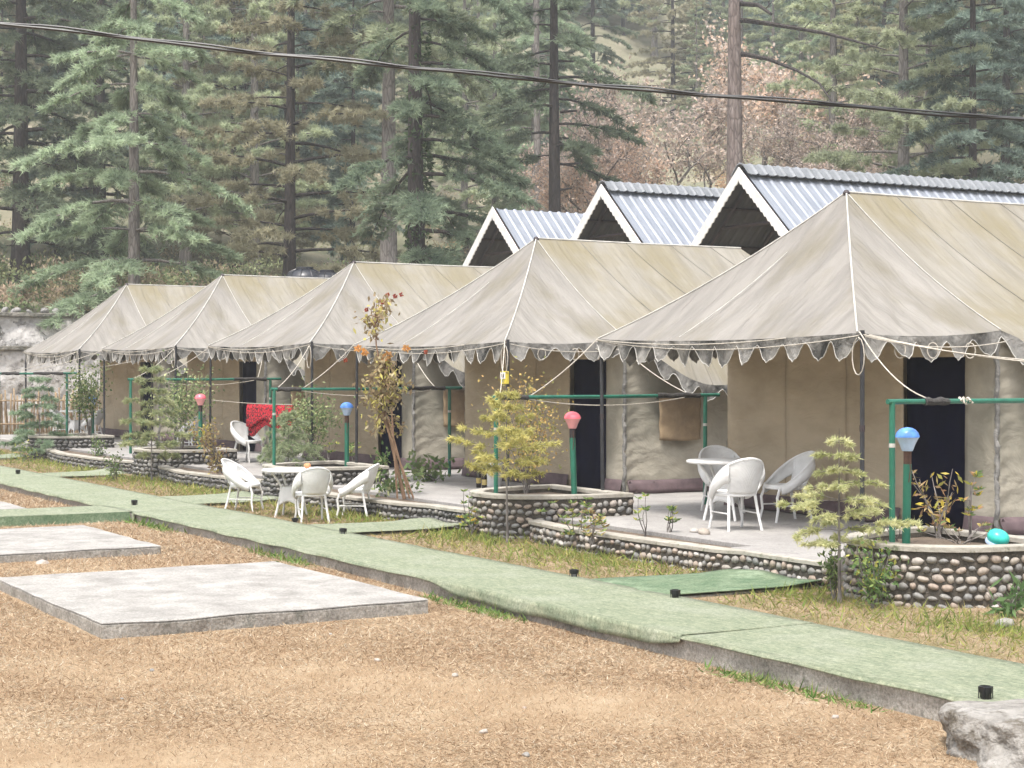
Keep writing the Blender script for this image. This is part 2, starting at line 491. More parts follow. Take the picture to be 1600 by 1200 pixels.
# ------------------------------------------------------------------ mesh helpers
class MB:
    def __init__(s):
        s.v, s.f, s.c = [], [], []

    def add(s, vs, fs, c=None):
        o = len(s.v)
        s.v.extend(tuple(q) for q in vs)
        s.f.extend(tuple(i + o for i in f) for f in fs)
        if c is not None:
            s.c.extend([c] * len(vs))

    def box(s, x0, x1, y0, y1, z0, z1):
        s.add([(x0, y0, z0), (x1, y0, z0), (x1, y1, z0), (x0, y1, z0), (x0, y0, z1), (x1, y0, z1), (x1, y1, z1), (x0, y1, z1)],
              [(0, 3, 2, 1), (4, 5, 6, 7), (0, 1, 5, 4), (1, 2, 6, 5), (2, 3, 7, 6), (3, 0, 4, 7)])

    def tube(s, pts, r, n=8, c=None, cap=True):
        pts = [Vector(p) for p in pts]
        k = len(pts)
        rs = r if hasattr(r, '__len__') else [r] * k
        vs, fs = [], []
        up = Vector((0, 0, 1))
        ref = None
        for i, p in enumerate(pts):
            d = (pts[min(i + 1, k - 1)] - pts[max(i - 1, 0)])
            if d.length < 1e-9:
                d = up.copy()
            d.normalize()
            if ref is None:
                ref = d.cross(up) if abs(d.z) < .9 else d.cross(Vector((1, 0, 0)))
            ref = (ref - d * ref.dot(d)).normalized()
            w = d.cross(ref)
            for j in range(n):
                t = 2 * math.pi * j / n
                vs.append(p + (ref * math.cos(t) + w * math.sin(t)) * rs[i])
        for i in range(k - 1):
            for j in range(n):
                j2 = (j + 1) % n
                fs.append((i * n + j, i * n + j2, (i + 1) * n + j2, (i + 1) * n + j))
        if cap:
            fs.append(tuple(range(n))[::-1])
            fs.append(tuple((k - 1) * n + j for j in range(n)))
        s.add(vs, fs, c)

    def lathe(s, prof, n=16, cx=0, cy=0):
        vs, fs = [], []
        k = len(prof)
        for (r, z) in prof:
            for j in range(n):
                t = 2 * math.pi * j / n
                vs.append((cx + r * math.cos(t), cy + r * math.sin(t), z))
        for i in range(k - 1):
            for j in range(n):
                j2 = (j + 1) % n
                fs.append((i * n + j, i * n + j2, (i + 1) * n + j2, (i + 1) * n + j))
        fs.append(tuple(range(n))[::-1])
        fs.append(tuple((k - 1) * n + j for j in range(n)))
        s.add(vs, fs)

    def grid(s, fn, nu, nv, flip=False):
        vs = [fn(i / nu, j / nv) for j in range(nv + 1) for i in range(nu + 1)]
        fs = []
        for j in range(nv):
            for i in range(nu):
                q = j * (nu + 1) + i
                f = (q, q + 1, q + nu + 2, q + nu + 1)
                fs.append(f[::-1] if flip else f)
        s.add(vs, fs)

    def sheet(s, fn, nu, nv, th):
        """a grid surface with real thickness th along z-free normal (approximate)"""
        P = [[Vector(fn(i / nu, j / nv)) for i in range(nu + 1)] for j in range(nv + 1)]
        vs, fs = [], []
        for side in (0, 1):
            for j in range(nv + 1):
                for i in range(nu + 1):
                    du = P[j][min(i + 1, nu)] - P[j][max(i - 1, 0)]
                    dv = P[min(j + 1, nv)][i] - P[max(j - 1, 0)][i]
                    nn = du.cross(dv)
                    nn = nn.normalized() if nn.length > 1e-9 else Vector((0, 0, 1))
                    vs.append(P[j][i] + nn * (th / 2 if side == 0 else -th / 2))
        M_ = (nu + 1) * (nv + 1)
        for j in range(nv):
            for i in range(nu):
                q = j * (nu + 1) + i
                fs.append((q, q + 1, q + nu + 2, q + nu + 1))
                fs.append((M_ + q + nu + 1, M_ + q + nu + 2, M_ + q + 1, M_ + q))
        for i in range(nu):
            fs.append((i + 1, i, M_ + i, M_ + i + 1))
            q = nv * (nu + 1) + i
            fs.append((q, q + 1, M_ + q + 1, M_ + q))
        for j in range(nv):
            q = j * (nu + 1)
            fs.append((q, q + nu + 1, M_ + q + nu + 1, M_ + q))
            q += nu
            fs.append((q + nu + 1, q, M_ + q, M_ + q + nu + 1))
        s.add(vs, fs)

    def mesh(s, name, mat, smooth=True):
        me = bpy.data.meshes.new(name)
        me.from_pydata(s.v, [], s.f)
        if smooth:
            me.polygons.foreach_set('use_smooth', [True] * len(me.polygons))
        if s.c and len(s.c) == len(s.v):
            ca = me.color_attributes.new('Col', 'FLOAT_COLOR', 'POINT')
            ca.data.foreach_set('color', np.array([(*q, 1) for q in s.c], dtype=np.float32).ravel())
        for m in (mat if isinstance(mat, (list, tuple)) else [mat]):
            me.materials.append(MATS[m])
        me.update()
        return me

    def obj(s, name, mat, parent=None, smooth=True, bevel=0.0, sharp=35):
        o = bpy.data.objects.new(name, s.mesh(name, mat, smooth))
        col.objects.link(o)
        if parent:
            o.parent = parent
        if smooth and sharp:
            try:
                o.data.set_sharp_from_angle(angle=math.radians(sharp))
            except Exception:
                pass
        if bevel:
            b = o.modifiers.new('edge', 'BEVEL')
            b.width = bevel
            b.segments = 2
        return o


def tri_mesh(name, V, mat, colors=None, quads=False):
    """V (n*3 or n*4, 3): loose triangles or quads"""
    k = 4 if quads else 3
    V = np.asarray(V, dtype=np.float32)
    nf = len(V) // k
    me = bpy.data.meshes.new(name)
    me.vertices.add(len(V))
    me.vertices.foreach_set('co', V.ravel())
    me.loops.add(nf * k)
    me.loops.foreach_set('vertex_index', np.arange(nf * k, dtype=np.int32))
    me.polygons.add(nf)
    me.polygons.foreach_set('loop_start', np.arange(0, nf * k, k, dtype=np.int32))
    me.polygons.foreach_set('loop_total', np.full(nf, k, dtype=np.int32))
    if colors is not None:
        c = np.ones((len(V), 4), dtype=np.float32)
        c[:, :3] = np.repeat(colors, k, axis=0) if len(colors) == nf else colors
        ca = me.color_attributes.new('Col', 'FLOAT_COLOR', 'POINT')
        ca.data.foreach_set('color', c.ravel())
    me.materials.append(MATS[mat])
    me.update()
    me.validate()
    return me


def link(name, me, parent=None, loc=None, rot=None, scale=None):
    o = bpy.data.objects.new(name, me)
    col.objects.link(o)
    if parent:
        o.parent = parent
    if loc is not None:
        o.location = loc
    if rot is not None:
        o.rotation_euler = rot
    if scale is not None:
        o.scale = scale
    return o


def tag(o, label=None, cat=None, group=None, kind=None):
    for k, v in (('label', label), ('category', cat), ('group', group), ('kind', kind)):
        if v:
            o[k] = v
    return o


def thing(name, label, cat, a, b, z, group=None, rz=0.0, world=None):
    o = bpy.data.objects.new(name, None)
    col.objects.link(o)
    o.location = world if world is not None else R(a, b, z)
    o.rotation_euler = (0, 0, RZ + rz)
    o.empty_display_size = .2
    return tag(o, label, cat, group)


def copy_tree(o, parent=None):
    c = o.copy()
    col.objects.link(c)
    c.parent = parent
    for ch in list(o.children):
        copy_tree(ch, c)
    return c


def sag(p, q, drop, n=12):
    p, q = Vector(p), Vector(q)
    return [p.lerp(q, i / n) - Vector((0, 0, drop * 4 * (i / n) * (1 - i / n))) for i in range(n + 1)]


# ------------------------------------------------------------------ ground
def build_ground():
    A = sorted(set(list(np.arange(-300, -60, 12)) + list(np.arange(-60, 14, 1.5)) + list(np.arange(14, 150, 12)) + [150]))
    B = sorted(set(list(np.arange(-150, -30, 12)) + list(np.arange(-30, -5, 1.0)) + [-4.5, -4.2, -3.9, -3.6, -3.0, -2, -1, 0, 1, 2] +
                   list(np.arange(3, 60, 1.5)) + list(np.arange(60, 280, 9)) + [280]))
    vs, cs = [], []
    for b in B:
        for a in A:
            p = R(a, b)
            z = terrain(p.x, p.y)
            s = max(b - 17, -a - 48)
            fr = sstep(s, -2, 3)
            gr = sstep(b, -4.2, -4.0) * (1 - fr)
            vs.append((p.x, p.y, z))
            cs.append((1 - gr - fr, gr, fr))
    na = len(A)
    fs = [(j * na + i + 1, j * na + i, (j + 1) * na + i, (j + 1) * na + i + 1)[::-1] for j in range(len(B) - 1) for i in range(na - 1)]
    m = MB()
    m.v, m.f, m.c = vs, fs, cs
    o = m.obj('ground', 'ground_cover', sharp=0)
    if o.data.polygons[0].normal.z < 0:
        o.data.flip_normals()
    tag(o, 'dry straw coloured lawn rising into a wooded hillside', 'ground', kind='structure')


build_ground()

# ------------------------------------------------------------------ path, carpets, slabs, patios
A_K = [0.0, -7.87, -15.13, -22.6, -29.97]          # near front corner of each tent
HALF = 2.65
UNITS = [7.6] + A_K                                # unit 0 is the tent beyond the frame, whose planter shows


def slab_box(name, label, a0, a1, b0, b1, z0, z1, mat, kind=None, cat=None, group=None, rough=.0, bevel=.015):
    m = MB()
    na, nb = max(2, int((a1 - a0) / .25)), max(2, int((b1 - b0) / .25))

    def jit(a, b, k):
        return noise.noise(Vector((a * 1.7, b * 1.7, k))) * rough
    vs, fs = [], []
    ring = [(a0 + (a1 - a0) * i / na, b0) for i in range(na)] + [(a1, b0 + (b1 - b0) * i / nb) for i in range(nb)] + \
           [(a1 - (a1 - a0) * i / na, b1) for i in range(na)] + [(a0, b1 - (b1 - b0) * i / nb) for i in range(nb)]
    n = len(ring)
    for z, sh in ((z0, 1), (z1, 0)):
        for (a, b) in ring:
            vs.append((a + jit(a, b, 3 + sh), b + jit(a, b, 9 + sh), z + (jit(a, b, 20) * .4 if z == z1 else 0)))
    for i in range(n):
        j = (i + 1) % n
        fs.append((i, j, n + j, n + i))
    fs.append(tuple(range(n, 2 * n)))
    m.add(vs, fs)
    e = m.obj(name, mat, None, smooth=False, bevel=bevel)
    e.location = R(0, 0, 0)
    e.rotation_euler = (0, 0, RZ)
    tag(e, label, cat, group, kind)
    return e


slab_box('path', 'concrete path running along the row of tents', -46, 12, PATH_L, PATH_R, -.3, PATH - .012, 'kerb_concrete', kind='structure', rough=.012)
slab_box('path', 'side path leading off between the concrete platforms', -12.7, -11.3, -14, PATH_L - .01, -.3, PATH - .012, 'kerb_concrete', kind='structure', rough=.012)


def carpet(label, a0, a1, b0, b1, z, drape=None, mat='carpet', along='a', ramp_z=None, seed=0, lift=0.0):
    """a green carpet runner; drape(t) = how far its low-b edge hangs over the kerb"""
    m = MB()
    na = max(8, int((a1 - a0) / .15))
    nb = max(8, int((b1 - b0) / .15))

    def fn(u, v):
        a, b = a0 + (a1 - a0) * u, b0 + (b1 - b0) * v
        wv = noise.noise(Vector((a * .9 + seed, b * .9, 2))) * .012 + noise.noise(Vector((a * 3, b * 3, seed))) * .004
        zz = z + .007 + lift + max(-.004, wv)
        if ramp_z is not None:
            zz += (ramp_z - z) * sstep(v, .7, 1.0) + .015 * math.sin(u * 9 + seed) * v * v
        e = noise.noise(Vector((a * .7, seed, 7))) * .014
        if along == 'a':
            b += e * (1 - abs(2 * v - 1)) * .2 + (e if v < .01 or v > .99 else 0) * .6
        else:
            a += e * .7 + .05 * math.sin(v * 3 + seed)
        return Vector((a, b, zz))
    m.grid(fn, na, nb)
    if drape:
        def hang(u, v):
            p = fn(u, 0)
            d = drape(a0 + (a1 - a0) * u)
            return Vector((p.x, p.y - .012 - .02 * v - .012 * math.sin(p.x * 5) * v, p.z - d * v))
        m.grid(hang, na, 3, flip=True)
    o = m.obj('carpet_runner', mat, None, sharp=0)
    so = o.modifiers.new('thick', 'SOLIDIFY')
    so.thickness = .008
    so.offset = -1
    o.location = R(0, 0, 0)
    o.rotation_euler = (0, 0, RZ)
    tag(o, label, 'carpet', 'green carpet runners on the paths')
    return o


def dr(lo, hi, k, base=.03):
    return lambda a: base + k * sstep(a, lo, lo + .8) * (1 - sstep(a, hi - .8, hi)) + .004 * math.sin(a * 4)


carpet('pale green carpet on the path, the length ending beside the boulder', 3.0, 12, PATH_L - .01, PATH_R + .03, PATH, dr(20, 22, 0, .025), seed=1)
carpet('long green carpet on the path between two lawn spotlights, edge hanging over the kerb', -11.2, 3.1, PATH_L - .02, PATH_R + .03, PATH + .008, dr(-1.4, 3.4, .10), seed=5)
carpet('far green carpet on the path leading to the bamboo fence', -45.5, -11.15, PATH_L - .02, PATH_R + .03, PATH, dr(-13, -9, .12, .04), seed=9)
carpet('green carpet on the side path between the concrete platforms', -12.72, -11.28, -13.9, PATH_L - .02, PATH + .004, None, along='b', seed=3)
# its near edge hangs over
m = MB()
m.grid(lambda u, v: Vector((-11.27 + .02 * v, -13.9 + 9.2 * u, PATH + .012 - .15 * v)), 40, 2)
e = m.obj('carpet_edge', 'carpet_fresh', None)
e.parent = bpy.data.objects['carpet_runner.003']
BRANCH = [(-.5, .98, -1.38), (-7.85, -6.45, -1.45), (-14.1, -12.3, -1.75), (-21.8, -20.4, -1.75), (-29.6, -28.2, -1.7)]
BL = ['bright green carpet strip ramping up to the patio with the wicker chairs', 'green carpet strip ramping up beside the staked dry tree',
      'green carpet strip between the white lawn chairs and the dark pebbled planter', 'green carpet strip in front of the red lamp planter', 'green carpet strip leading to the last tent in the row']
for (a0, a1, b1), lb in zip(BRANCH, BL):
    i = BRANCH.index((a0, a1, b1))
    carpet(lb, a0, a1, PATH_R - .02, b1, PATH + .004, None, mat='carpet_fresh' if i == 0 else 'carpet', along='b', ramp_z=.135, seed=11 + i)
    s_ = slab_box('path', 'concrete strip under a carpet between path and patio', a0 + .06, a1 - .06, PATH_R + .01, b1, -.1, PATH - .02, 'kerb_concrete', kind='structure', rough=.02)

slab_box('concrete_platform', 'large pale concrete platform on the dry lawn beside the path', -4.2, -.28, -8.5, -5.25, -.3, .05, 'slab_concrete', cat='platform', group='concrete platforms on the lawn', rough=.035)
slab_box('concrete_platform', 'second pale concrete platform with a white rag at its edge', -9.8, -6.45, -9.6, -5.85, -.3, .06, 'slab_concrete', cat='platform', group='concrete platforms on the lawn', rough=.035)
slab_box('concrete_platform', 'pale concrete platform beyond the side path, mostly out of view', -16.9, -13.2, -9.6, -5.75, -.3, .06, 'slab_concrete', cat='platform', group='concrete platforms on the lawn', rough=.035)

for o_ in [o for o in bpy.data.objects if o.name.startswith('concrete_platform')]:
    o_.data.materials.clear()
    o_.data.materials.append(MATS['kerb_concrete'])  # weathered raw sides, with their shade also put into the darker colour
    me_ = o_.data
    n_ = len(me_.vertices) // 2
    top_ = [tuple(v.co) for v in me_.vertices][n_:]
    m = MB()
    m.add([(x, y, z + .003) for x, y, z in top_] + [(x, y, z + .014) for x, y, z in top_],
          [(i, (i + 1) % n_, n_ + (i + 1) % n_, n_ + i) for i in range(n_)] + [tuple(range(n_, 2 * n_))])
    m.obj('screed', 'slab_concrete', o_, smooth=False, bevel=.006)

for k, a in enumerate(A_K):
    hi = a + .85
    lo = (A_K[k + 1] + .86) if k + 1 < len(A_K) else a - 7
    slab_box('patio', 'grey concrete patio under a tent and its front canopy', lo, hi, -.98, 8.6, -.1, PATIO, 'patio_concrete', kind='structure', rough=.0, bevel=.01)
slab_box('patio', 'grey concrete patio of the tent outside the view', .87, 8.5, .16, 8.6, -.1, PATIO - .004, 'patio_concrete', kind='structure', bevel=.01)
slab_box('patio', 'patio step by the carpet ramp', -.62, .86, -1.3, -.984, -.1, PATIO - .003, 'patio_concrete', kind='structure', bevel=.01)

# ------------------------------------------------------------------ pebbles
PEB = []
for k in range(7):
    m = MB()
    r0 = random.Random(k)
    seg, ring = 7, 4
    vs = [(0, 0, 1)]
    for i in range(1, ring):
        for j in range(seg):
            th, ph = math.pi * i / ring, 2 * math.pi * j / seg
            q = 1 + r0.uniform(-.16, .16)
            vs.append((q * math.sin(th) * math.cos(ph), q * math.sin(th) * math.sin(ph), q * math.cos(th)))
    vs.append((0, 0, -1))
    fs = [(0, 1 + j, 1 + (j + 1) % seg) for j in range(seg)]
    for i in range(ring - 2):
        for j in range(seg):
            q = 1 + i * seg
            fs.append((q + j, q + seg + j, q + seg + (j + 1) % seg, q + (j + 1) % seg))
    q = 1 + (ring - 2) * seg
    fs += [(q + (j + 1) % seg, q + j, len(vs) - 1) for j in range(seg)]
    m.add(vs, fs)
    PEB.append(m)
PEB_ME = {mt: [m.mesh('pebble', mt) for m in PEB] for mt in ('pebble', 'pebble_dark')}


def pebbles(parent, line, z0, z1, size, mat, a_off, b_off, joined=False, dz=None, fill=1.0):
    """set pebbles in rows along line [(a, b)...]; outward is to the left of travel. Children of parent (row frame, origin a_off,b_off)"""
    rnd = random.Random(len(line) + int(abs(a_off) * 10))
    L = [0]
    for p, q in zip(line, line[1:]):
        L.append(L[-1] + math.hypot(q[0] - p[0], q[1] - p[1]))
    dz = dz or size * 1.62
    rows = max(1, int((z1 - z0) / dz))
    jm = MB()
    count = 0
    for r in range(rows):
        z = z0 + (r + .5) * (z1 - z0) / rows
        t = rnd.uniform(0, size)
        while t < L[-1]:
            sx = size * rnd.uniform(.65, 1.4)
            t += sx * 1.05
            if t > L[-1]:
                break
            i = max(k for k in range(len(line) - 1) if L[k] <= t)
            f = (t - L[i]) / max(1e-6, L[i + 1] - L[i])
            a = line[i][0] + (line[i + 1][0] - line[i][0]) * f
            b = line[i][1] + (line[i + 1][1] - line[i][1]) * f
            d = Vector((line[i + 1][0] - line[i][0], line[i + 1][1] - line[i][1], 0)).normalized()
            nrm = Vector((d.y, -d.x, 0))
            wn_ = Vector((EA[0] * nrm.x + EB[0] * nrm.y, EA[1] * nrm.x + EB[1] * nrm.y, 0))
            toc = -R(a, b)
            toc.z = 0
            t += sx * 1.0
            if wn_.dot(toc.normalized()) < -.12:
                continue
            if rnd.random() > fill:
                continue
            loc = Vector((a - a_off, b - b_off, z + rnd.uniform(-.22, .22) * dz)) + nrm * size * .12
            rot = Matrix.Rotation(math.atan2(d.y, d.x), 4, 'Z') @ Matrix.Rotation(rnd.uniform(-.4, .4), 4, 'Y')
            scl = Vector((sx, size * rnd.uniform(.55, .85), size * rnd.uniform(.5, .95)))
            if joined:
                mm = Matrix.Translation(loc) @ rot @ Matrix.Diagonal((*scl, 1))
                src = PEB[rnd.randrange(7)]
                jm.add([mm @ Vector(v) for v in src.v], src.f)
            else:
                o = link('pebble', rnd.choice(PEB_ME[mat]), parent, loc, rot.to_euler(), scl)
                count += 1
            t += sx * .12
    if joined:
        o = jm.obj('pebble_facing', mat, parent)
        o['kind'] = 'stuff'
    return count


# ------------------------------------------------------------------ planters and low walls
def d_outline(ac, ra, rb, n=28, back=.12, p=.82):
    """outline from the near back corner, round the front, to the far back corner (row coords)"""
    pts = []
    for i in range(n + 1):
        t = math.pi * i / n
        c, s = math.cos(t), math.sin(t)
        pts.append((ac + ra * math.copysign(abs(c) ** p, c), back - (rb + back) * abs(s) ** p))
    return pts


def ring_wall(m, pts, th, z0, z1, a0, b0):
    """closed wall with hollow inside following outline pts + straight back"""
    n = len(pts)
    ca = sum(p[0] for p in pts) / n
    cb = sum(p[1] for p in pts) / n
    inn = []
    for (a, b) in pts:
        d = math.hypot(a - ca, b - cb)
        inn.append((a + (ca - a) / d * th, b + (cb - b) / d * th))
    vs = []
    for P_, z in ((pts, z0), (pts, z1), (inn, z1), (inn, z0)):
        vs += [(a - a0, b - b0, z) for a, b in P_]
    fs = []
    for i in range(n):
        j = (i + 1) % n
        for k in range(3):
            fs.append((k * n + i, (k + 1) * n + i, (k + 1) * n + j, k * n + j))
    m.add(vs, fs)
    return inn


PLANT_C = [2.02, -5.62, -13.05, -20.1, -28.3]
PLANT_L = ['pebble faced round planter holding the blue lamp and a teal globe', 'pebble faced round planter holding the red lamp and a leaning conifer',
           'dark pebbled round planter behind the white lawn table', 'dark pebbled planter with a red lamp and a dry leaning bush', 'small dark pebbled planter near the bamboo fence']
for k, ac in enumerate(PLANT_C):
    ra, rb = (1.0, 1.62) if k == 0 else (1.0, 1.68)
    pts = d_outline(ac, ra, rb)
    t = thing('stone_planter', PLANT_L[k], 'planter', ac, 0, LAWN, 'pebbled planters along the tents')
    dark = k >= 2
    m = MB()
    ring_wall(m, pts, .16, -.1 - LAWN, RIM - .04 - LAWN, ac, 0)
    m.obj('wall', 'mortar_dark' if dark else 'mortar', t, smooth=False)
    m = MB()
    out = d_outline(ac, ra + .03, rb + .03)
    out = [(a + .02 * noise.noise(Vector((a * 3, b * 3, 1))), b + .02 * noise.noise(Vector((a * 3, b * 3, 5)))) for a, b in out]
    inn = ring_wall(m, out, .20, RIM - .042 - LAWN, RIM + .012 - LAWN, ac, 0)
    m.obj('rim', 'rim_concrete', t, smooth=False, bevel=.012)
    m = MB()
    n = len(inn)
    vs = [(ac - ac, -.7, RIM - .05 - LAWN)] + [(a - ac, b, RIM - .09 - LAWN) for a, b in inn]
    m.add(vs, [(0, 1 + (i + 1) % n, 1 + i) for i in range(n)][::-1])
    so = m.obj('soil', 'soil', t)
    if so.data.polygons[0].normal.z < 0:
        so.data.flip_normals()
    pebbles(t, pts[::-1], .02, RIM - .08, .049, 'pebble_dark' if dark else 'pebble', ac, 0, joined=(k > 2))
    for o in t.children:
        if o.name.startswith('pebble'):
            o.location.z -= LAWN if not o.name.startswith('pebble_facing') else 0
            if o.name.startswith('pebble_facing'):
                o.location.z = -LAWN

WALLS = [  # low walls: line of the outer face from near end to far end
    ('low pebbled wall in front of the patio with the wicker chairs', [(1.05, -1.34), (-.3, -1.36), (-.62, -1.5), (-2.2, -1.58), (-3.6, -1.62), (-4.7, -1.45)], 'pebble', False),
    ('low pebbled wall round the bed of the staked dry tree', [(-6.5, -1.35), (-7.7, -1.4), (-8.3, -1.6), (-10.2, -1.75), (-12.1, -1.55)], 'pebble_dark', False),
    ('low pebbled wall beside the dark planter behind the white lawn chairs', [(-14.0, -1.4), (-15.3, -1.6), (-17.4, -1.75), (-19.2, -1.5)], 'pebble_dark', True),
    ('low pebbled wall near the planter with the red lamp', [(-21.0, -1.4), (-23, -1.7), (-25.5, -1.75), (-27.4, -1.5)], 'pebble_dark', True)]
for k, (lb, line, mt, joined) in enumerate(WALLS):
    a0, b0 = line[len(line) // 2]
    fine = []
    for p, q in zip(line, line[1:]):
        for i in range(6):
            fine.append((p[0] + (q[0] - p[0]) * i / 6, p[1] + (q[1] - p[1]) * i / 6))
    fine.append(line[-1])
    t = thing('low_stone_wall', lb, 'low wall', a0, b0, 0, 'low pebbled walls along the patios')
    m = MB()
    top = PATIO - .02
    th = .17
    n = len(fine)
    vs = []
    for (a, b) in fine:
        vs += [(a - a0, b - b0, -.1), (a - a0, b - b0, top - .03), (a - a0, b - b0 + th, top - .03), (a - a0, b - b0 + th, -.1)]
    fs = []
    for i in range(n - 1):
        for j in range(3):
            fs.append((i * 4 + j, i * 4 + j + 1, i * 4 + 5 + j, i * 4 + 4 + j))
    fs += [(0, 1, 2, 3), (n * 4 - 4, n * 4 - 1, n * 4 - 2, n * 4 - 3)]
    m.add(vs, fs)
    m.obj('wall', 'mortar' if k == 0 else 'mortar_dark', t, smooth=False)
    m = MB()
    vs = []
    for (a, b) in fine:
        w = .012 * noise.noise(Vector((a * 4, b, 2)))
        vs += [(a - a0, b - b0 - .025 + w, top - .032), (a - a0, b - b0 - .025 + w, top + .012), (a - a0, b - b0 + th + .02, top + .012), (a - a0, b - b0 + th + .02, top - .032)]
    m.add(vs, fs)
    m.obj('coping', 'rim_concrete', t, smooth=False, bevel=.01)
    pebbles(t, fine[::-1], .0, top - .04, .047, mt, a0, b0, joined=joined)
    # earth bed behind the wall
    if len(line) > 4 or joined:
        m = MB()
        bl = [p for p in fine if p[0] < line[0][0] - .2]
        vs = []
        for (a, b) in bl:
            vs += [(a - a0, b - b0 + th, top - .05), (a - a0, -1.0 - b0, top - .03)]
        m.add(vs, [(2 * i, 2 * i + 1, 2 * i + 3, 2 * i + 2) for i in range(len(bl) - 1)])
        so = m.obj('soil_bed', 'soil', t, sharp=0)
        if so.data.polygons[0].normal.z < 0:
            so.data.flip_normals()

# ------------------------------------------------------------------ tents
EAVE, APEX = 2.73, 4.58


def tri_patch(m, P0, P1, P2, n, sagz, wr, seed, flip=False, drop=.05):
    P0, P1, P2 = Vector(P0), Vector(P1), Vector(P2)
    nrm = (P1 - P0).cross(P2 - P0).normalized()
    if nrm.z < 0:
        nrm = -nrm
    idx, vs = {}, []
    for i in range(n + 1):
        for j in range(i + 1):
            t = i / n
            s = j / i if i else 0.5
            p = P0.lerp(P1, t).lerp(P0.lerp(P2, t), s)
            inner = 4 * s * (1 - s)
            p.z -= sagz * 4 * t * (1 - t) + drop * t ** 3 * inner
            w = 1.0 * inner * min(1, (1 - t) * 6) if i < n else 0
            w *= t
            d = noise.noise(Vector((s * 9 + seed, t * 1.2, seed))) * .07 + noise.noise(Vector((s * 22 + t * 5, t * 1.6, seed + 5))) * .03
            fold = math.sin((s + .3 * t) * 26 + seed) * .016 * sstep(t, .45, 1)
            p += nrm * ((d + fold) * wr * w - .05 * inner * t * (1 - t) * 2)
            idx[i, j] = len(vs)
            vs.append(p)
    fs = []
    for i in range(n):
        for j in range(i + 1):
            fs.append((idx[i, j], idx[i + 1, j], idx[i + 1, j + 1]))
            if j < i:
                fs.append((idx[i, j], idx[i + 1, j + 1], idx[i, j + 1]))
    if flip:
        fs = [f[::-1] for f in fs]
    m.add(vs, fs)


def hip(P0, P1, sagz, n=14, lift=.012):
    P0, P1 = Vector(P0), Vector(P1)
    return [P0.lerp(P1, i / n) + Vector((0, 0, lift - sagz * 4 * (i / n) * (1 - i / n))) for i in range(n + 1)]


def valance(m, edge, path, depth, period, seed, outward):
    """scalloped strip hanging from the polyline path (list of Vectors)"""
    rnd = random.Random(seed)
    L = [0]
    for p, q in zip(path, path[1:]):
        L.append(L[-1] + (q - p).length)
    tot = L[-1]
    k = max(2, round(tot / period))
    nc = 12
    cols = k * nc
    prof = []
    tongue = [(rnd.uniform(-.8, 1.6), rnd.uniform(-.6, 1.2), rnd.uniform(-.25, .25)) for _ in range(k + 1)]
    vs, fs, low = [], [], []
    nr = 4
    for c in range(cols + 1):
        t = tot * c / cols
        i = max(q for q in range(len(path) - 1) if L[q] <= t + 1e-9)
        f = (t - L[i]) / max(1e-6, L[i + 1] - L[i])
        p = path[i].lerp(path[i + 1], f)
        ph = (c % nc) / nc
        tk = min(k, c // nc)
        g, curl, sh = tongue[tk]
        x = abs(2 * ph - 1)            # 1 at the gap, 0 at the tongue's centre
        dd = .36 + .64 * (1 - sstep(x, .30, .88))
        if x < .22:
            dd += .16 * (1 - x / .22)
        if x > .92:
            dd = .26
        dd *= depth * (.9 + .1 * g) if x < .9 else depth
        low_p = None
        for r in range(nr + 1):
            q = r / nr
            off = outward * (.02 * math.sin(t * 9 + seed) * q + curl * .07 * q * q * (1 - x) + .015 * noise.noise(Vector((t * 3, q * 2, seed))))
            slide = (path[min(i + 1, len(path) - 1)] - path[i]).normalized() * sh * dd * q * (1 - x)
            low_p = p + off + slide + Vector((0, 0, -dd * q))
            vs.append(low_p)
        low.append(low_p)
    for c in range(cols):
        for r in range(nr):
            q = c * (nr + 1) + r
            fs.append((q, q + 1, q + nr + 2, q + nr + 1))
    m.add(vs, fs)
    edge.tube(low, .0055, 5)


TENT_L = ['tan canvas tent with grey scalloped canopy, the one beside the blue lamp and teal globe',
          'tan canvas tent with drooping side flap, behind the red lamp and pebbled planter',
          'tan canvas tent behind the staked dry tree and blue lamp',
          'tan canvas tent with the red blanket hanging under its neighbour, behind the pink lamp',
          'last tan canvas tent in the row, next to the bamboo fence']
TENT_L[3] = 'tan canvas tent behind the planter with the red lamp and dry bush'


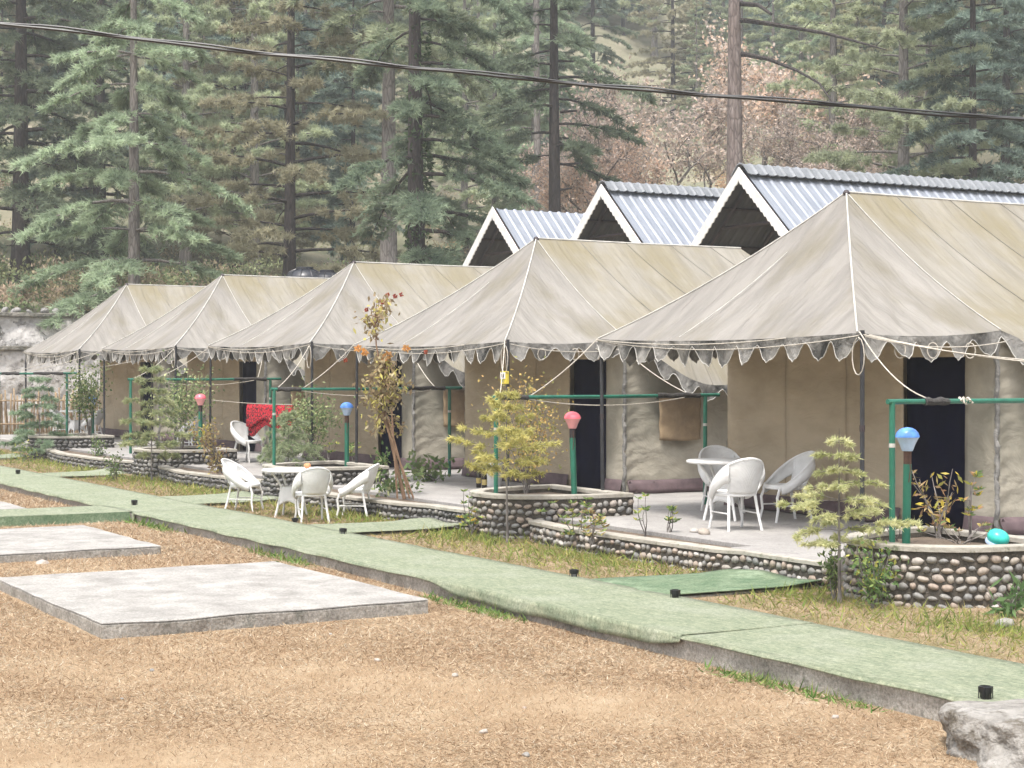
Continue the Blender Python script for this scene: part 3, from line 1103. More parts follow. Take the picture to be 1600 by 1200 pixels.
def tent(k):
    a0 = A_K[k]
    rnd = random.Random(40 + k)
    t = thing('canvas_tent', TENT_L[k], 'tent', a0, 0, PATIO, 'canvas tents in a row')
    zb = -PATIO
    ap = APEX + (0.04, -.07, -.10, -.03, .04)[k] + zb
    ev = EAVE + (-.01, -.01, .05, .05, .03)[k] + zb
    A = (-HALF, 2.15, ap)
    B = (-HALF, 6.5, ap - .02)
    M_ = (0, 0, ev)
    L_ = (-5.3, 0, ev)
    Rr = (0.02, 2.2, ev + .05)
    Rl = (-5.32, 2.2, ev + .05)
    Kr = (0.02, 8.4, ev)
    Kl = (-5.32, 8.4, ev)
    S = .12

    def droop(p, q, d=.05):
        return [Vector(p).lerp(Vector(q), i / 8) - Vector((0, 0, d * 4 * (i / 8) * (1 - i / 8))) for i in range(9)]
    sd_ = k * 3.7
    m = MB(); tri_patch(m, A, L_, M_, 26, S, 1.0, sd_); m.obj('front_roof', 'canvas_grey', t, sharp=0)
    m = MB(); tri_patch(m, A, M_, Rr, 22, S, 1.0, sd_ + 1); m.obj('roof_gusset', 'canvas_gusset', t, sharp=0)
    m = MB(); tri_patch(m, A, Rl, L_, 14, S, 1.0, sd_ + 2); m.obj('roof_gusset', 'canvas_gusset', t, sharp=0)

    def side(sgn):
        mm = MB()
        a_e = 0.02 if sgn > 0 else -5.32

        def fn(u, v):
            top = Vector(A).lerp(Vector(B), u)
            bb = 2.2 + 6.2 * u
            bot = Vector((a_e, bb, ev + .05 - .05 * u))
            flap = sstep(bb, 2.2, 3.0) * (1 - .5 * sstep(bb, 7.6, 8.4))
            if v <= .8:
                q = v / .8
                p = top.lerp(bot, q)
                p.z -= S * 4 * q * (1 - q)
                w = q * min(1, (1 - q) * 5 + .35) * min(1, u * 10)
                d = noise.noise(Vector((u * 12 + sd_, q * 1.3 - u * 2, sgn))) * .05 + noise.noise(Vector((u * 30, q * 2 - u * 4, sd_))) * .018
                p += Vector((.55 * sgn, 0, .8)) * d * w
                return p
            q = (v - .8) / .2
            droop = .12 * math.sin(max(0, min(1, (bb - 2.9) / 2.2)) * math.pi) + .03 * math.sin(bb * 5 + sd_)
            return bot + Vector((sgn * .58 * q * flap, 0, -(.60 + droop) * flap * q + .05 * flap * 4 * q * (1 - q)))
        mm.grid(fn, 34, 26, flip=sgn < 0)
        o = mm.obj('side_roof', 'canvas_yellow', t, sharp=0)
        for us in (.2, .42, .64, .84):
            ms_ = MB()
            ms_.tube([fn(us, q / 26) + Vector((.003 * sgn, 0, .005)) for q in range(27)], .006, 5)
            ms_.obj('seam', 'canvas_gusset', o)
        edge_path = [fn(i / 34, 1.0) for i in range(0, 31)]
        return edge_path
    er = side(1)
    el = side(-1)
    m = MB(); tri_patch(m, B, Kr, Kl, 12, S, 1, sd_ + 4); m.obj('back_roof', 'canvas_yellow', t, sharp=0)
    # seams
    for P0, P1, r in ((A, M_, .012), (A, L_, .011), (A, Rr, .006), (A, Rl, .006)):
        mm = MB(); mm.tube(hip(P0, P1, S), r, 6); mm.obj('seam', 'piping_white', t)
    mm = MB(); mm.tube([Vector(A) + Vector((0, -.03, .012)), Vector(A).lerp(Vector(B), .5) + Vector((0, 0, .004)), Vector(B) + Vector((0, 0, .012))], .016, 6); mm.obj('ridge_seam', 'piping_white', t)
    mm = MB()
    lo = Vector(L_).lerp(Vector(M_), .36)
    mm.tube(hip(A, lo, S, lift=.004)[5:], .006, 5)
    mm.obj('seam', 'piping_white', t)
    mm = MB(); mm.lathe([(.04, -.05), (.05, -.01), (.03, .02), (.012, .03)], 10, A[0], A[1]); q = mm.obj('finial', 'steel_dark', t); q.location.z = ap + .01
    # valances
    mm, ed = MB(), MB()
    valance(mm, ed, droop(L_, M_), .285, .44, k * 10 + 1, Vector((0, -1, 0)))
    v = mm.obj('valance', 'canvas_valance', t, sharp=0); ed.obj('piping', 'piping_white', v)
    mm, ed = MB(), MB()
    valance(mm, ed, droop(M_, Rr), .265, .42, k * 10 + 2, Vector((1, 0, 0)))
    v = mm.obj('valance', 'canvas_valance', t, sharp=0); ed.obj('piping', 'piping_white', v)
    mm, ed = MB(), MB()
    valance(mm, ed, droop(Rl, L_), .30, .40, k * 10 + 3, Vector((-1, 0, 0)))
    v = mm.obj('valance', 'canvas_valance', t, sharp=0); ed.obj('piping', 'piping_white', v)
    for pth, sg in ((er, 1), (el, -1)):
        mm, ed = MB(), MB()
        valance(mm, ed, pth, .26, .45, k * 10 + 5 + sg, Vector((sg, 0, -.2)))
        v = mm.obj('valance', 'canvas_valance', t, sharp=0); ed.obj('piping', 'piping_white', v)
    # walls (front wall at b = 2.2)
    d0, d1, wt = -1.63, -.56, ev + .02

    def wall_front(a_lo, a_hi, z_lo, z_hi, n, amp, sdd):
        mm = MB()

        def fn(u, v):
            a = a_lo + (a_hi - a_lo) * u
            z = z_lo + (z_hi - z_lo) * v
            d = amp * (math.sin(a * 5.5 + sdd) * .5 + noise.noise(Vector((a * 2.2, z * .7, sdd))) + .5 * noise.noise(Vector((a * 7 + z * 2, z * 3, sdd))))
            return Vector((a, 2.2 - d * (1 - .5 * v), z))
        mm.sheet(fn, n, 14, .012)
        return mm
    for a_lo, a_hi in ((-5.25, -3.95), (-3.95, -2.72), (-2.72, d0)):
        wall_front(a_lo + .004, a_hi - .004, 0.0, wt, 14, .022, sd_ + a_lo * 0).obj('wall_panel', 'canvas_wall', t, sharp=0)
    wall_front(d1, -.06, 0.0, wt, 8, .02, sd_).obj('wall_panel', 'canvas_side', t, sharp=0)
    wall_front(d0, d1, 2.12, wt, 8, .012, sd_).obj('door_header', 'canvas_wall', t, sharp=0)
    mm = MB()
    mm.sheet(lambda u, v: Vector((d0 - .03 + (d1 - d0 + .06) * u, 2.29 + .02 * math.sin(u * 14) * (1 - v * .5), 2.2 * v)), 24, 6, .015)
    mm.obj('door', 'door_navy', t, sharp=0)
    for a_lo, a_hi in ((-5.25, d0 - .02), (d1 + .02, -.06)):
        mm = MB()
        mm.sheet(lambda u, v, a_lo=a_lo, a_hi=a_hi: Vector((a_lo + (a_hi - a_lo) * u, 2.165 - .02 * noise.noise(Vector(((a_lo + (a_hi - a_lo) * u) * 3, v, 8))) - .05 * (1 - v), .012 + .21 * v)), 24, 3, .01)
        mm.obj('base_band', 'band_maroon', t, sharp=0)
    # rope strips beside the door
    # near side wall with gathers at its front corner
    for sgn, aw in ((1, -.05), (-1, -5.26)):
        mm = MB()

        def fs_(u, v, sgn=sgn, aw=aw):
            b = 2.2 + 6.0 * u
            z = wt * v
            g = math.exp(-((b - 2.32) / .28) ** 2)
            g2 = math.exp(-abs(b - 2.32) / .5)
            d = .022 * g2 * math.sin(z * 30 + 3 * math.sin(b * 7) + 6 * (b - 2.3)) + .03 * noise.noise(Vector((b * .8, z * 1.2 + b * .6, sd_))) + .018 * noise.noise(Vector((b * 1.2 + z * 1.5, z * 7 - b * 3.5, sd_ + 3)))
            d += .018 * math.sin((b * 1.4 + z) * 5.5) * (1 - v) * (1 - g)
            return Vector((aw + sgn * (d + .14 * (1 - v) ** 2 * (1 - g)), b, z))
        mm.sheet(fs_, 70, 34, .012)
        mm.obj('side_wall', 'canvas_side', t, sharp=0)
        if sgn > 0:
            mm = MB()
            mm.sheet(lambda u, v: fs_(u * .98 + .005, .085 * v) + Vector((.03 + .03 * (1 - v), 0, .01)), 60, 3, .01)
            mm.obj('base_band', 'band_maroon', t, sharp=0)
            mm = MB()

            def win(u, v):
                b, z = 2.78 + .80 * u, .84 + .72 * v
                base = fs_((b - 2.2) / 6.0, z / wt)
                return Vector((aw + .13 + .05 * math.sin(u * math.pi) * (1 - v) + .012 * math.sin(v * 14 + u * 3), b, z - .02 * math.sin(u * 3)))
            mm.sheet(win, 14, 14, .014)
            mm.obj('window_flap', 'window_brown', t, sharp=0)
    mm = MB(); mm.sheet(lambda u, v: Vector((-.05 - 5.2 * u, 8.2, wt * v)), 4, 4, .012); mm.obj('back_wall', 'canvas_side', t, sharp=0)
    # dark rope gather strip at the front corner
    mm = MB()
    mm.tube([Vector((-.03 + .012 * math.sin(i * 2.1), 2.185 - .01 * math.sin(i), .02 + i * wt / 30)) for i in range(31)], [.03 + .008 * math.sin(i * 3) for i in range(31)], 7)
    mm.obj('corner_lacing', 'canvas_valance', t)
    # poles
    for (pa, pb, zt) in ((.06, .02, ev + .03), (-5.28, .04, ev + .03)):
        mm = MB()
        lean = rnd.uniform(-.05, .05)
        mm.tube([(pa + lean, pb, 0), (pa + lean * .5, pb, zt * .5), (pa, pb, zt)], .026, 8)
        po = mm.obj('pole', 'pole_black', t)
        mm = MB()
        mm.tube([(pa + lean * .5, pb, zt * .53), (pa + lean * .46, pb, zt * .56)], .031, 8)
        mm.obj('collar', 'steel_dark', po)
    # ridge poles inside
    for pb in (2.3, 6.4):
        mm = MB(); mm.tube([(-HALF, pb, 0), (-HALF, pb, ap - .05)], .03, 8); mm.obj('pole', 'pole_black', t)
    # rope strung under the canopy edge, loops at the near corner
    for (p, q, dp) in (((-5.28, -.02, ev - .02), (.05, -.03, ev - .03), .14), ((-5.28, -.03, ev - .01), (-1.2, -.04, ev - .04), .07), ((.05, -.02, ev - .02), (.1, 2.2, ev - .08), .10)):
        mm = MB(); mm.tube(sag(p, q, dp, 16), .006, 5); mm.obj('rope', 'rope', t)
    mm = MB()
    mm.tube([(.06 + .10 * math.sin(s_ * .5), -.04, ev - .05 - .21 * (1 - math.cos(s_ * .5))) for s_ in range(13)], .007, 5)
    mm.obj('rope_loop', 'rope', t)
    for q in range(3):
        mm = MB()
        bx = .7 + .45 * q + rnd.uniform(-.1, .1)
        mm.tube([(.03 + .035 * math.sin(s_ * .52), bx + .05 * math.sin(s_ * .52), ev - .1 - .09 * (1 - math.cos(s_ * .52))) for s_ in range(13)], .007, 5)
        mm.obj('rope_loop', 'rope', t)
    return t


TENTS = [tent(k) for k in range(5)]

# ------------------------------------------------------------------ green pipe rails with guy ropes
RAILS = [(1.98, -1.30, 3.1), (-5.60, -1.45, 2.05), (-13.35, -1.45, 2.0), (-20.9, -1.55, 1.6), (-28.9, -2.3, -.6)]
RAIL_L = ['green pipe rail with a knotted rope, its post in the planter with the teal globe', 'green pipe rail with dark foam wraps over the planter with the red lamp',
          'green pipe rail with white guy ropes above the feathery planter conifer', 'green pipe rail crossing behind the yellow green sapling', 'green pipe rail in front of the bamboo fence']
for k, (a, b0, b1) in enumerate(RAILS):
    z = (2.0, 1.93, 1.95, 2.07, 2.17)[k]
    t = thing('pipe_rail', RAIL_L[k], 'rail', a, b0, 0, 'green pipe rails between the tents')
    ln = b1 - b0
    m = MB(); m.tube([(0, -.06, z), (0, ln * .5, z - .01), (0, ln + .25, z)], .027, 10); m.obj('crossbar', 'green_pipe', t)
    for q, bb in enumerate((.0, ln)):
        zb = (RIM - .12) if (q == 0 and k < 4) else (PATIO if q else .0)
        m = MB(); m.tube([(0, bb, zb), (0, bb, z)], .030, 10); p = m.obj('post', 'green_pipe', t)
        m = MB(); m.tube([(0, bb, z - .45), (0, bb, z - .41)], .032, 10); m.obj('band', 'piping_white', p)
    wraps = ((.42, .75),) if k == 0 else ((.06, .5), (ln - .85, ln - .1))
    for (p, q) in wraps:
        m = MB(); m.tube([(0, p + (q - p) * i / 6, z - .004 + .006 * math.sin(i * 2)) for i in range(7)], [.038 + .006 * math.sin(i * 1.9 + k) for i in range(7)], 9)
        m.obj('foam_wrap', 'foam_wrap', t)
    kk = k - 1
    ropes = []
    if k == 0:
        ropes.append(((A_K[0] + .06, -.02, EAVE), (a, b0 + .62, z), .16))
    else:
        ropes.append(((A_K[k - 1] - 5.28, -.02, EAVE), (a, b0 + .55, z + .02), .05))
        if k < 5:
            ropes.append(((A_K[k] + .05 if k < 5 else 0, -.03, EAVE), (a, b0 + .06, z + .02), .08))
            ropes.append(((A_K[k] + .05, 2.1, EAVE - .1), (a, b1 - .3, z + .02), .06))
        ropes.append(((a, b0 + .5, z - .03), (a + .04, b1 - .4, z - .03), .10))
    for p, q, dp in ropes:
        m = MB(); m.tube([v - Vector((a, b0, 0)) for v in sag(p, q, dp, 12)], .0075, 5); m.obj('guy_rope', 'rope', t)
    if k == 0:
        m = MB()
        m.tube([Vector((.0, .95, z)) + Vector((.03 * math.cos(i * 1.9), .012 * i - .05, .03 * math.sin(i * 1.9))) for i in range(14)], .016, 6)
        m.obj('knot', 'rope', t)


# two more ropes from the near corner of the near tent to the next tent outside the view
for q, zz in enumerate((2.42, 2.36)):
    m = MB(); m.tube([Vector(v) - R(0, 0, 0) for v in [R(*p) for p in [tuple(v) for v in sag((.08, .02 + .08 * q, EAVE - .03), (3.6, 1.2 + .3 * q, zz), .14, 12)]]], .0075, 5)
    o = m.obj('guy_rope', 'rope')
    o.location = R(0, 0, 0)
    tag(o, 'pale guy rope strung from the near tent pole towards the next tent', 'rope', 'ropes off the near tent pole')

# ------------------------------------------------------------------ lamps
def lamp(a, b, zb, h, kind, label, lean=0.0):
    t = thing('garden_lamp', label, 'lamp', a, b, zb, 'coloured garden lamps in the planters')
    m = MB(); m.tube([(0, 0, 0), (lean * .5, 0, h * .5), (lean, 0, h)], .042, 12); m.obj('post', 'green_pipe', t)
    m = MB(); m.tube([(lean, 0, h), (lean * 1.05, 0, h + .13)], .040, 12); m.obj('collar', 'rust' if kind == 'b' else 'steel_dark', t)
    z = h + .13
    m = MB()
    m.lathe([(.052, z), (.062, z + .02), (.075, z + .06), (.10, z + .11), (.118, z + .14)], 20, lean, 0)
    s_ = m.obj('shade', 'lamp_rose' if kind == 'r' else 'lamp_pale', t)
    m = MB()
    m.lathe([(.122, z + .138), (.121, z + .15), (.108, z + .185), (.08, z + .215), (.045, z + .232), (.01, z + .238)], 20, lean, 0)
    m.obj('dome', 'lamp_pink' if kind == 'r' else 'lamp_blue', t)
    m = MB(); m.tube([(lean + .04, -.02, h - .18), (lean + .065, -.02, h - .05), (lean + .05, -.02, h + .1)], .005, 5); m.obj('wire', 'rust', t)
    return t


lamp(1.80, -.95, RIM - .1, .84, 'b', 'blue and white globe lamp on a green post beside the teal globe', .02)
lamp(-5.66, -.16, RIM - .1, .82, 'r', 'pinkish red globe lamp on a green post in front of a navy door', -.05)
lamp(-13.49, .0, RIM - .1, .81, 'b', 'blue globe lamp on a green post behind the white lawn chairs')
lamp(-19.57, -.5, RIM - .1, .88, 'r', 'small pinkish red globe lamp above the dry leaning bush')
lamp(-28.7, .0, RIM - .1, .70, 'b', 'blue globe lamp among bushes near the bamboo fence')


# ------------------------------------------------------------------ wicker furniture
def make_chair(label, group):
    t = thing('wicker_chair', label, 'chair', 0, 0, 0, group)
    # local: faces +y, seat height .43, overall .84
    m = MB()
    prof = []
    n = 20

    def seat_r(th):
        return .245 + .012 * math.cos(2 * th)
    vs, fs = [], []
    for (rr, z) in ((.86, .395), (1.0, .405), (1.03, .43), (1.0, .452), (.55, .458)):
        for j in range(n):
            th = 2 * math.pi * j / n
            vs.append((rr * seat_r(th) * math.cos(th), rr * (seat_r(th) + .01) * math.sin(th), z))
    for i in range(4):
        for j in range(n):
            fs.append((i * n + j, i * n + (j + 1) % n, (i + 1) * n + (j + 1) % n, (i + 1) * n + j))
    fs.append(tuple(range(n))[::-1]); fs.append(tuple(4 * n + j for j in range(n)))
    m.add(vs, fs)
    m.obj('seat', 'wicker', t)

    def rimp(th):      # th = angle from the back (-y), up to +-2.25 rad at the front of the arms
        x = abs(th)
        h = .445 + .40 * (math.cos(min(1, x / 2.2) * math.pi) * .5 + .5) ** .70
        r = .27 + .065 * math.cos(th / 1.4) * (h - .43) / .4
        return Vector((r * math.sin(th) * 1.02, -r * math.cos(th) * 1.0 - .05 * (h - .43) / .4, h))
    m = MB()

    def back(u, v):
        th = -.80 + 1.60 * u
        top = rimp(th)
        bot = Vector((.245 * math.sin(th * .92), -.245 * math.cos(th * .92), .43))
        return bot.lerp(top, v) + Vector((0, -.02 * math.sin(v * math.pi), 0))
    m.sheet(back, 20, 10, .016)
    m.obj('backrest', 'wicker', t, sharp=0)
    for s_ in (-1, 1):
        m = MB()

        def arm(u, v, s_=s_):
            th = s_ * (.72 + 1.50 * u)
            p = rimp(th)
            inw = Vector((-math.sin(th), math.cos(th), 0))
            w = .20 * (1 - .5 * u)
            return p + (inw * .12 + Vector((0, 0, -1))) .normalized() * w * v + inw * (-.03 * math.sin(v * math.pi))
        m.sheet(arm, 22, 5, .016)
        m.obj('armrest', 'wicker', t, sharp=0)
        m = MB()
        th = s_ * .80
        m.tube([(.235 * math.sin(th), -.235 * math.cos(th), .40), back(.5 + s_ * .5, .5), rimp(th)], .014, 7)
        m.obj('back_post', 'wicker', t)
    m = MB()
    m.tube([rimp(-2.22 + 4.44 * i / 40) for i in range(41)], .017, 8)
    m.obj('rim', 'wicker', t)
    for sx in (-1, 1):
        m = MB(); m.tube([(sx * .19, .17, .41), (sx * .205, .215, .30), (sx * .20, .20, .15), (sx * .215, .235, 0)], [.019, .018, .017, .016], 8); m.obj('leg', 'wicker', t)
        m = MB(); m.tube([(sx * .17, -.18, .41), (sx * .19, -.22, .2), (sx * .215, -.27, 0)], [.019, .018, .016], 8); m.obj('leg', 'wicker', t)
        m = MB(); m.tube([(sx * .20, .20, .20), (sx * .19, -.22, .20)], .010, 6); m.obj('stretcher', 'wicker', t)
    return t


def make_table(label, group):
    t = thing('wicker_table', label, 'table', 0, 0, 0, group)
    m = MB()
    m.lathe([(.40, .690), (.445, .697), (.452, .712), (.447, .727), (.43, .732), (.05, .733)], 32)
    m.obj('table_top', 'white_paint', t)
    for i in range(4):
        an = math.pi / 4 + i * math.pi / 2
        c, s_ = math.cos(an), math.sin(an)
        m = MB(); m.tube([(c * .33, s_ * .33, .69), (c * .26, s_ * .26, .60), (c * .17, s_ * .17, .47), (c * .19, s_ * .19, .33), (c * .235, s_ * .235, .15), (c * .275, s_ * .275, 0)], [.017] * 6, 8)
        m.obj('leg', 'wicker', t)
        an2 = an + math.pi / 2
        m = MB()

        def pan(u, v, an=an, an2=an2):
            zz = .47 - .30 * v
            rr = .17 + .055 * v
            p, q = Vector((math.cos(an) * rr, math.sin(an) * rr, zz)), Vector((math.cos(an2) * rr, math.sin(an2) * rr, zz))
            w = p.lerp(q, u)
            w.z += .07 * math.sin(u * math.pi) * v
            return w
        m.sheet(pan, 10, 6, .012)
        m.obj('skirt_panel', 'wicker', t, sharp=0)
    return t


G_A, G_B, G_C, G_E = 'white furniture on the lawn', 'wicker furniture on the near patio', 'chairs on the patio with the red blanket', 'furniture on the far patio'
chair0 = make_chair('', '')
table0 = make_table('', '')
first = {'c': True, 't': True}


def put(src, key, label, group, x, y, z, face, scale, wx=None):
    """stand a copy on height z at pixel (x, y); face = world heading of its front, degrees from +X"""
    o = src if first[key] else copy_tree(src)
    first[key] = False
    d = (CAMZ - z) * FPX / (y - HORIZON)
    o.location = ((x - 800) / FPX * d, d, z)
    o.rotation_euler = (0, 0, math.radians(face - 90))
    o.scale = (scale,) * 3
    tag(o, label, 'chair' if key == 'c' else 'table', group)
    return o


put(chair0, 'c', 'white tub chair on the lawn seen side on, next to the dry leaning bush', G_A, 383, 798, LAWN, -15, .96)
put(chair0, 'c', 'white tub chair on the lawn with its back to the path', G_A, 487, 815, LAWN, 108, .96)
put(chair0, 'c', 'white tub chair on the lawn nearest the staked dry tree', G_A, 553, 809, LAWN, 172, .96)
put(table0, 't', 'white round garden table on the lawn with an orange fruit on it', G_A, 455, 807, LAWN, 80, .99)
put(chair0, 'c', 'ribbed white wicker chair on the patio with its back to the low wall', G_B, 1148, 827, PATIO, 110, 1.05)
put(chair0, 'c', 'white wicker chair on the patio behind the round table', G_B, 1130, 800, PATIO, -80, 1.05)
put(chair0, 'c', 'white wicker chair on the patio turned towards the table, beside the pale green sapling', G_B, 1226, 814, PATIO, 200, 1.05)
put(table0, 't', 'white round wicker table on the near patio', G_B, 1130, 812, PATIO, 70, 1.07)
put(chair0, 'c', 'white wicker chair on the patio beside the red blanket', G_C, 388, 722, PATIO, -35, 1.0)
put(chair0, 'c', 'white wicker chair half hidden behind the feathery planter conifer', G_C, 515, 716, PATIO, 190, 1.0)
put(chair0, 'c', 'white wicker chair half hidden behind the small pinkish red lamp', G_E, 297, 704, PATIO, 150, 1.0)
put(table0, 't', 'white wicker table half hidden behind the blue green sapling', G_E, 120, 684, PATIO, 40, 1.05)
put(chair0, 'c', 'white wicker chair half hidden between sapling and blue lamp', G_E, 142, 686, PATIO, 170, 1.0)
put(chair0, 'c', 'white wicker chair in front of the bamboo fence', G_E, 98, 682, PATIO, 0, 1.0)

# fruit on the lawn table
d = (CAMZ - LAWN) * FPX / (807 - HORIZON)
m = MB(); m.lathe([(.012, 0), (.04, .01), (.055, .035), (.052, .06), (.03, .078), (.006, .082)], 12)
o = m.obj('orange_fruit', 'orange_peel'); o.location = ((479 - 800) / FPX * d, d + .1, LAWN + .733 * .99)
tag(o, 'small orange fruit lying on the white lawn table', 'fruit')

# ------------------------------------------------------------------ small things
def at(x, y, z):
    d = (CAMZ - z) * FPX / (y - HORIZON)
    return Vector(((x - 800) / FPX * d, d, z))


for x, lb in ((748, 'dark beer bottle on the patio, the one farther from the white bucket'), (757, 'dark beer bottle on the patio, right beside the white bucket')):
    t = thing('bottle', lb, 'bottle', 0, 0, 0, 'beer bottles on the patio', world=at(x, 762 + (x - 748) * .3, PATIO))
    m = MB(); m.lathe([(.03, 0), (.034, .01), (.034, .17), (.026, .205), (.014, .24), (.013, .29)], 14); m.obj('body', 'bottle_glass', t)
    m = MB(); m.lathe([(.0348, .06), (.0348, .13)], 14); m.obj('paper_label', 'bottle_label', t)
    m = MB(); m.lathe([(.016, .285), (.016, .30), (.01, .303)], 10); m.obj('cap', 'steel_dark', t)
    t.scale = (1.25,) * 3
t = thing('bucket', 'white plastic bucket beside the beer bottles', 'bucket', 0, 0, 0, world=at(772, 760, PATIO))
m = MB(); m.lathe([(.12, 0), (.125, .02), (.15, .36), (.165, .365), (.165, .40), (.15, .40), (.12, .05)], 20); m.obj('body', 'bucket_white', t)
m = MB(); m.tube([(.15 * math.cos(i * math.pi / 10), .16, .36 - .09 * math.sin(i * math.pi / 10)) for i in range(11)], .004, 5); m.obj('handle', 'steel_dark', t)
# notice box by the tent corner
t = thing('notice_box', 'yellow and white box with a black square hanging by the tent pole', 'box', A_K[1] + .1, -.06, 0)
t.location.z = 2.08
m = MB(); m.box(-.11, .11, -.035, .035, 0, .24); m.obj('case', 'yellow_box', t, smooth=False, bevel=.01)
m = MB(); m.box(-.09, .09, -.045, -.036, .10, .22); q = m.obj('panel', 'white_paint', t, smooth=False)
m = MB(); m.box(-.045, .045, -.052, -.046, .125, .195); m.obj('square', 'black_plastic', q, smooth=False)
t.scale = (.8,) * 3
m = MB(); m.tube([(-.08, 0, .24), (0, 0, .62), (.08, 0, .24)], .004, 5); m.obj('hanger', 'rope', t)
# teal globe on the planter rim
t = thing('plastic_globe', 'fallen teal plastic globe lying on the planter soil', 'globe', 0, 0, 0, world=at(1557, 848, RIM))
m = MB(); m.lathe([(.085, 0), (.105, .03), (.11, .06), (.098, .095), (.07, .12), (.03, .135), (.006, .138)], 20); q = m.obj('dome', 'teal_plastic', t)
m = MB(); m.lathe([(.09, -.025), (.108, -.02), (.112, .0), (.108, .012)], 20); m.obj('collar', 'lamp_pale', t)
t.rotation_euler = (.28, .25, 0)
# lawn spotlights along the path
for x, y, z, lb, blk in ((1540, 1093, PATH, 'black lawn spotlight at the path edge by the boulder', 1), (897, 903, PATH, 'small grey and black spotlight at the corner of the bright green strip', 0),
                         (1055, 936, PATH, 'small black spotlight where the bright green strip meets the path', 1), (536, 836, PATH, 'small grey spotlight where the strip beside the dry tree starts', 0),
                         (461, 819, LAWN, 'small black spotlight under the white lawn table', 1), (210, 790, PATH, 'small spotlight at the far carpet strip', 1), (28, 741, PATH, 'small dark spotlight at the far path edge', 1)):
    t = thing('lawn_spotlight', lb, 'spotlight', 0, 0, 0, 'small spotlights along the path', world=at(x, y, z))
    m = MB(); m.lathe([(.032, -.05), (.034, .045), (.036, .05)], 12); m.obj('base', 'black_plastic' if blk else 'grey_plastic', t)
    m = MB(); m.lathe([(.042, .045), (.046, .06), (.046, .09), (.036, .092), (.034, .07)], 12); m.obj('head', 'black_plastic', t)
    for i in range(6):
        an = i * math.pi / 3
        m = MB(); m.box(.045, .05, -.004, .004, .01, .09); q = m.obj('fin', 'black_plastic', t, smooth=False); q.rotation_euler = (0, 0, an)
# white rag by the second platform
m = MB()
m.grid(lambda u, v: Vector((.42 * (u - .5) + .03 * math.sin(v * 7), .22 * (v - .5) + .03 * math.sin(u * 8), .02 + .035 * abs(math.sin(u * 9 + v * 6)))), 16, 10)
o = m.obj('rag', 'bucket_white'); o.location = at(188, 866, FORE + .03)
tag(o, 'crumpled white rag on the dry lawn by the second platform', 'rag')

# red blanket on a line between the tent poles
t = thing('blanket', 'red patterned blanket hung over a line in front of a dark doorway', 'blanket', -18.0, 0, 0)
ZL = 1.60
m = MB(); m.tube([v - Vector((-18.0, 0, 0)) for v in sag((-15.1, .05, ZL + .03), (-20.4, .05, ZL + .03), .03, 10)], .006, 5); m.obj('line', 'rope', t)
m = MB()


def bl(u, v):
    x = -.35 + 2.3 * u
    s_ = (v - .42) * 1.15
    ln = .62 + .14 * math.sin(u * 9 + 1) - .18 * sstep(u, .45, .75)
    z = ZL + .012 - abs(s_) * ln * 1.35
    y = .05 + (.03 if s_ > 0 else -.03) * min(1, abs(s_) * 8) + .02 * math.sin(u * 22) * abs(s_)
    return Vector((x, y, z))


m.grid(bl, 46, 16)
q = m.obj('cloth', 'blanket_red', t, sharp=0)
so = q.modifiers.new('thick', 'SOLIDIFY'); so.thickness = .012

# boulder, at the near end of the path
def boulder(label, loc, sx, sy, sz, seed, mat='boulder', name='boulder', sub=4, parent=None):
    import bmesh
    bm = bmesh.new()
    bmesh.ops.create_icosphere(bm, subdivisions=sub, radius=1)
    for v in bm.verts:
        p = v.co.copy()
        d = 1 + .22 * noise.noise(p * 1.3 + Vector((seed, 0, 0))) + .12 * noise.noise(p * 3.1 + Vector((0, seed, 0))) + .05 * noise.noise(p * 8 + Vector((0, 0, seed)))
        q = p * d
        if q.z > .55:
            q.z = .55 + (q.z - .55) * .3
        v.co = Vector((q.x * sx, q.y * sy, q.z * sz))
    me = bpy.data.meshes.new(name)
    bm.to_mesh(me); bm.free()
    me.polygons.foreach_set('use_smooth', [True] * len(me.polygons))
    me.materials.append(MATS[mat])
    o = link(name, me, parent, loc)
    if label:
        tag(o, label, 'boulder')
    return o


boulder('rough pale grey boulder at the edge of the dry lawn', Vector((3.50, 11.05, -.03)), .78, .60, .36, 3.0, sub=5)

# overhead cable between two poles outside the view
t = thing('overhead_cable', 'thick dark overhead cable crossing above the tents', 'cable', 0, 0, 0, world=Vector((0, 14.2, 0)))
t.rotation_euler = (0, 0, 0)
P0, P1 = Vector((-7.5, 0, 5.75)), Vector((7.5, 0, 4.30))
zl, zr = CAMZ + (HORIZON - 37) * 14.2 / FPX, CAMZ + (HORIZON - 187) * 14.2 / FPX
xl, xr = -800 * 14.2 / FPX, 800 * 14.2 / FPX
mid = CAMZ + (HORIZON - 122) * 14.2 / FPX
cc = np.polyfit([xl, 0, xr], [zl, mid, zr], 2)
pts = [Vector((x, .03 * math.sin(x * 2.2), float(np.polyval(cc, x)) + .012 * noise.noise(Vector((x * 1.6, 0, 5))))) for x in np.linspace(-7.5, 7.5, 90)]
m = MB(); m.tube(pts, .013, 7); m.obj('core', 'black_plastic', t)
m = MB(); m.tube([p + Vector((0, .012 * math.cos(i * .9), .018 + .008 * math.sin(i * .9))) for i, p in enumerate(pts)], .009, 6); m.obj('strand', 'pole_black', t)
for x, lb in ((-7.5, 'wooden cable pole on the lawn side'), (7.5, 'wooden cable pole by the near tents')):
    m = MB(); zt = float(np.polyval(cc, x)) + .4
    m.tube([(0, 0, -.3), (0, 0, zt)], [.11, .08], 12)
    o = m.obj('cable_pole', 'stake_wood'); o.location = (x, 14.2, 0)
    tag(o, lb, 'pole')

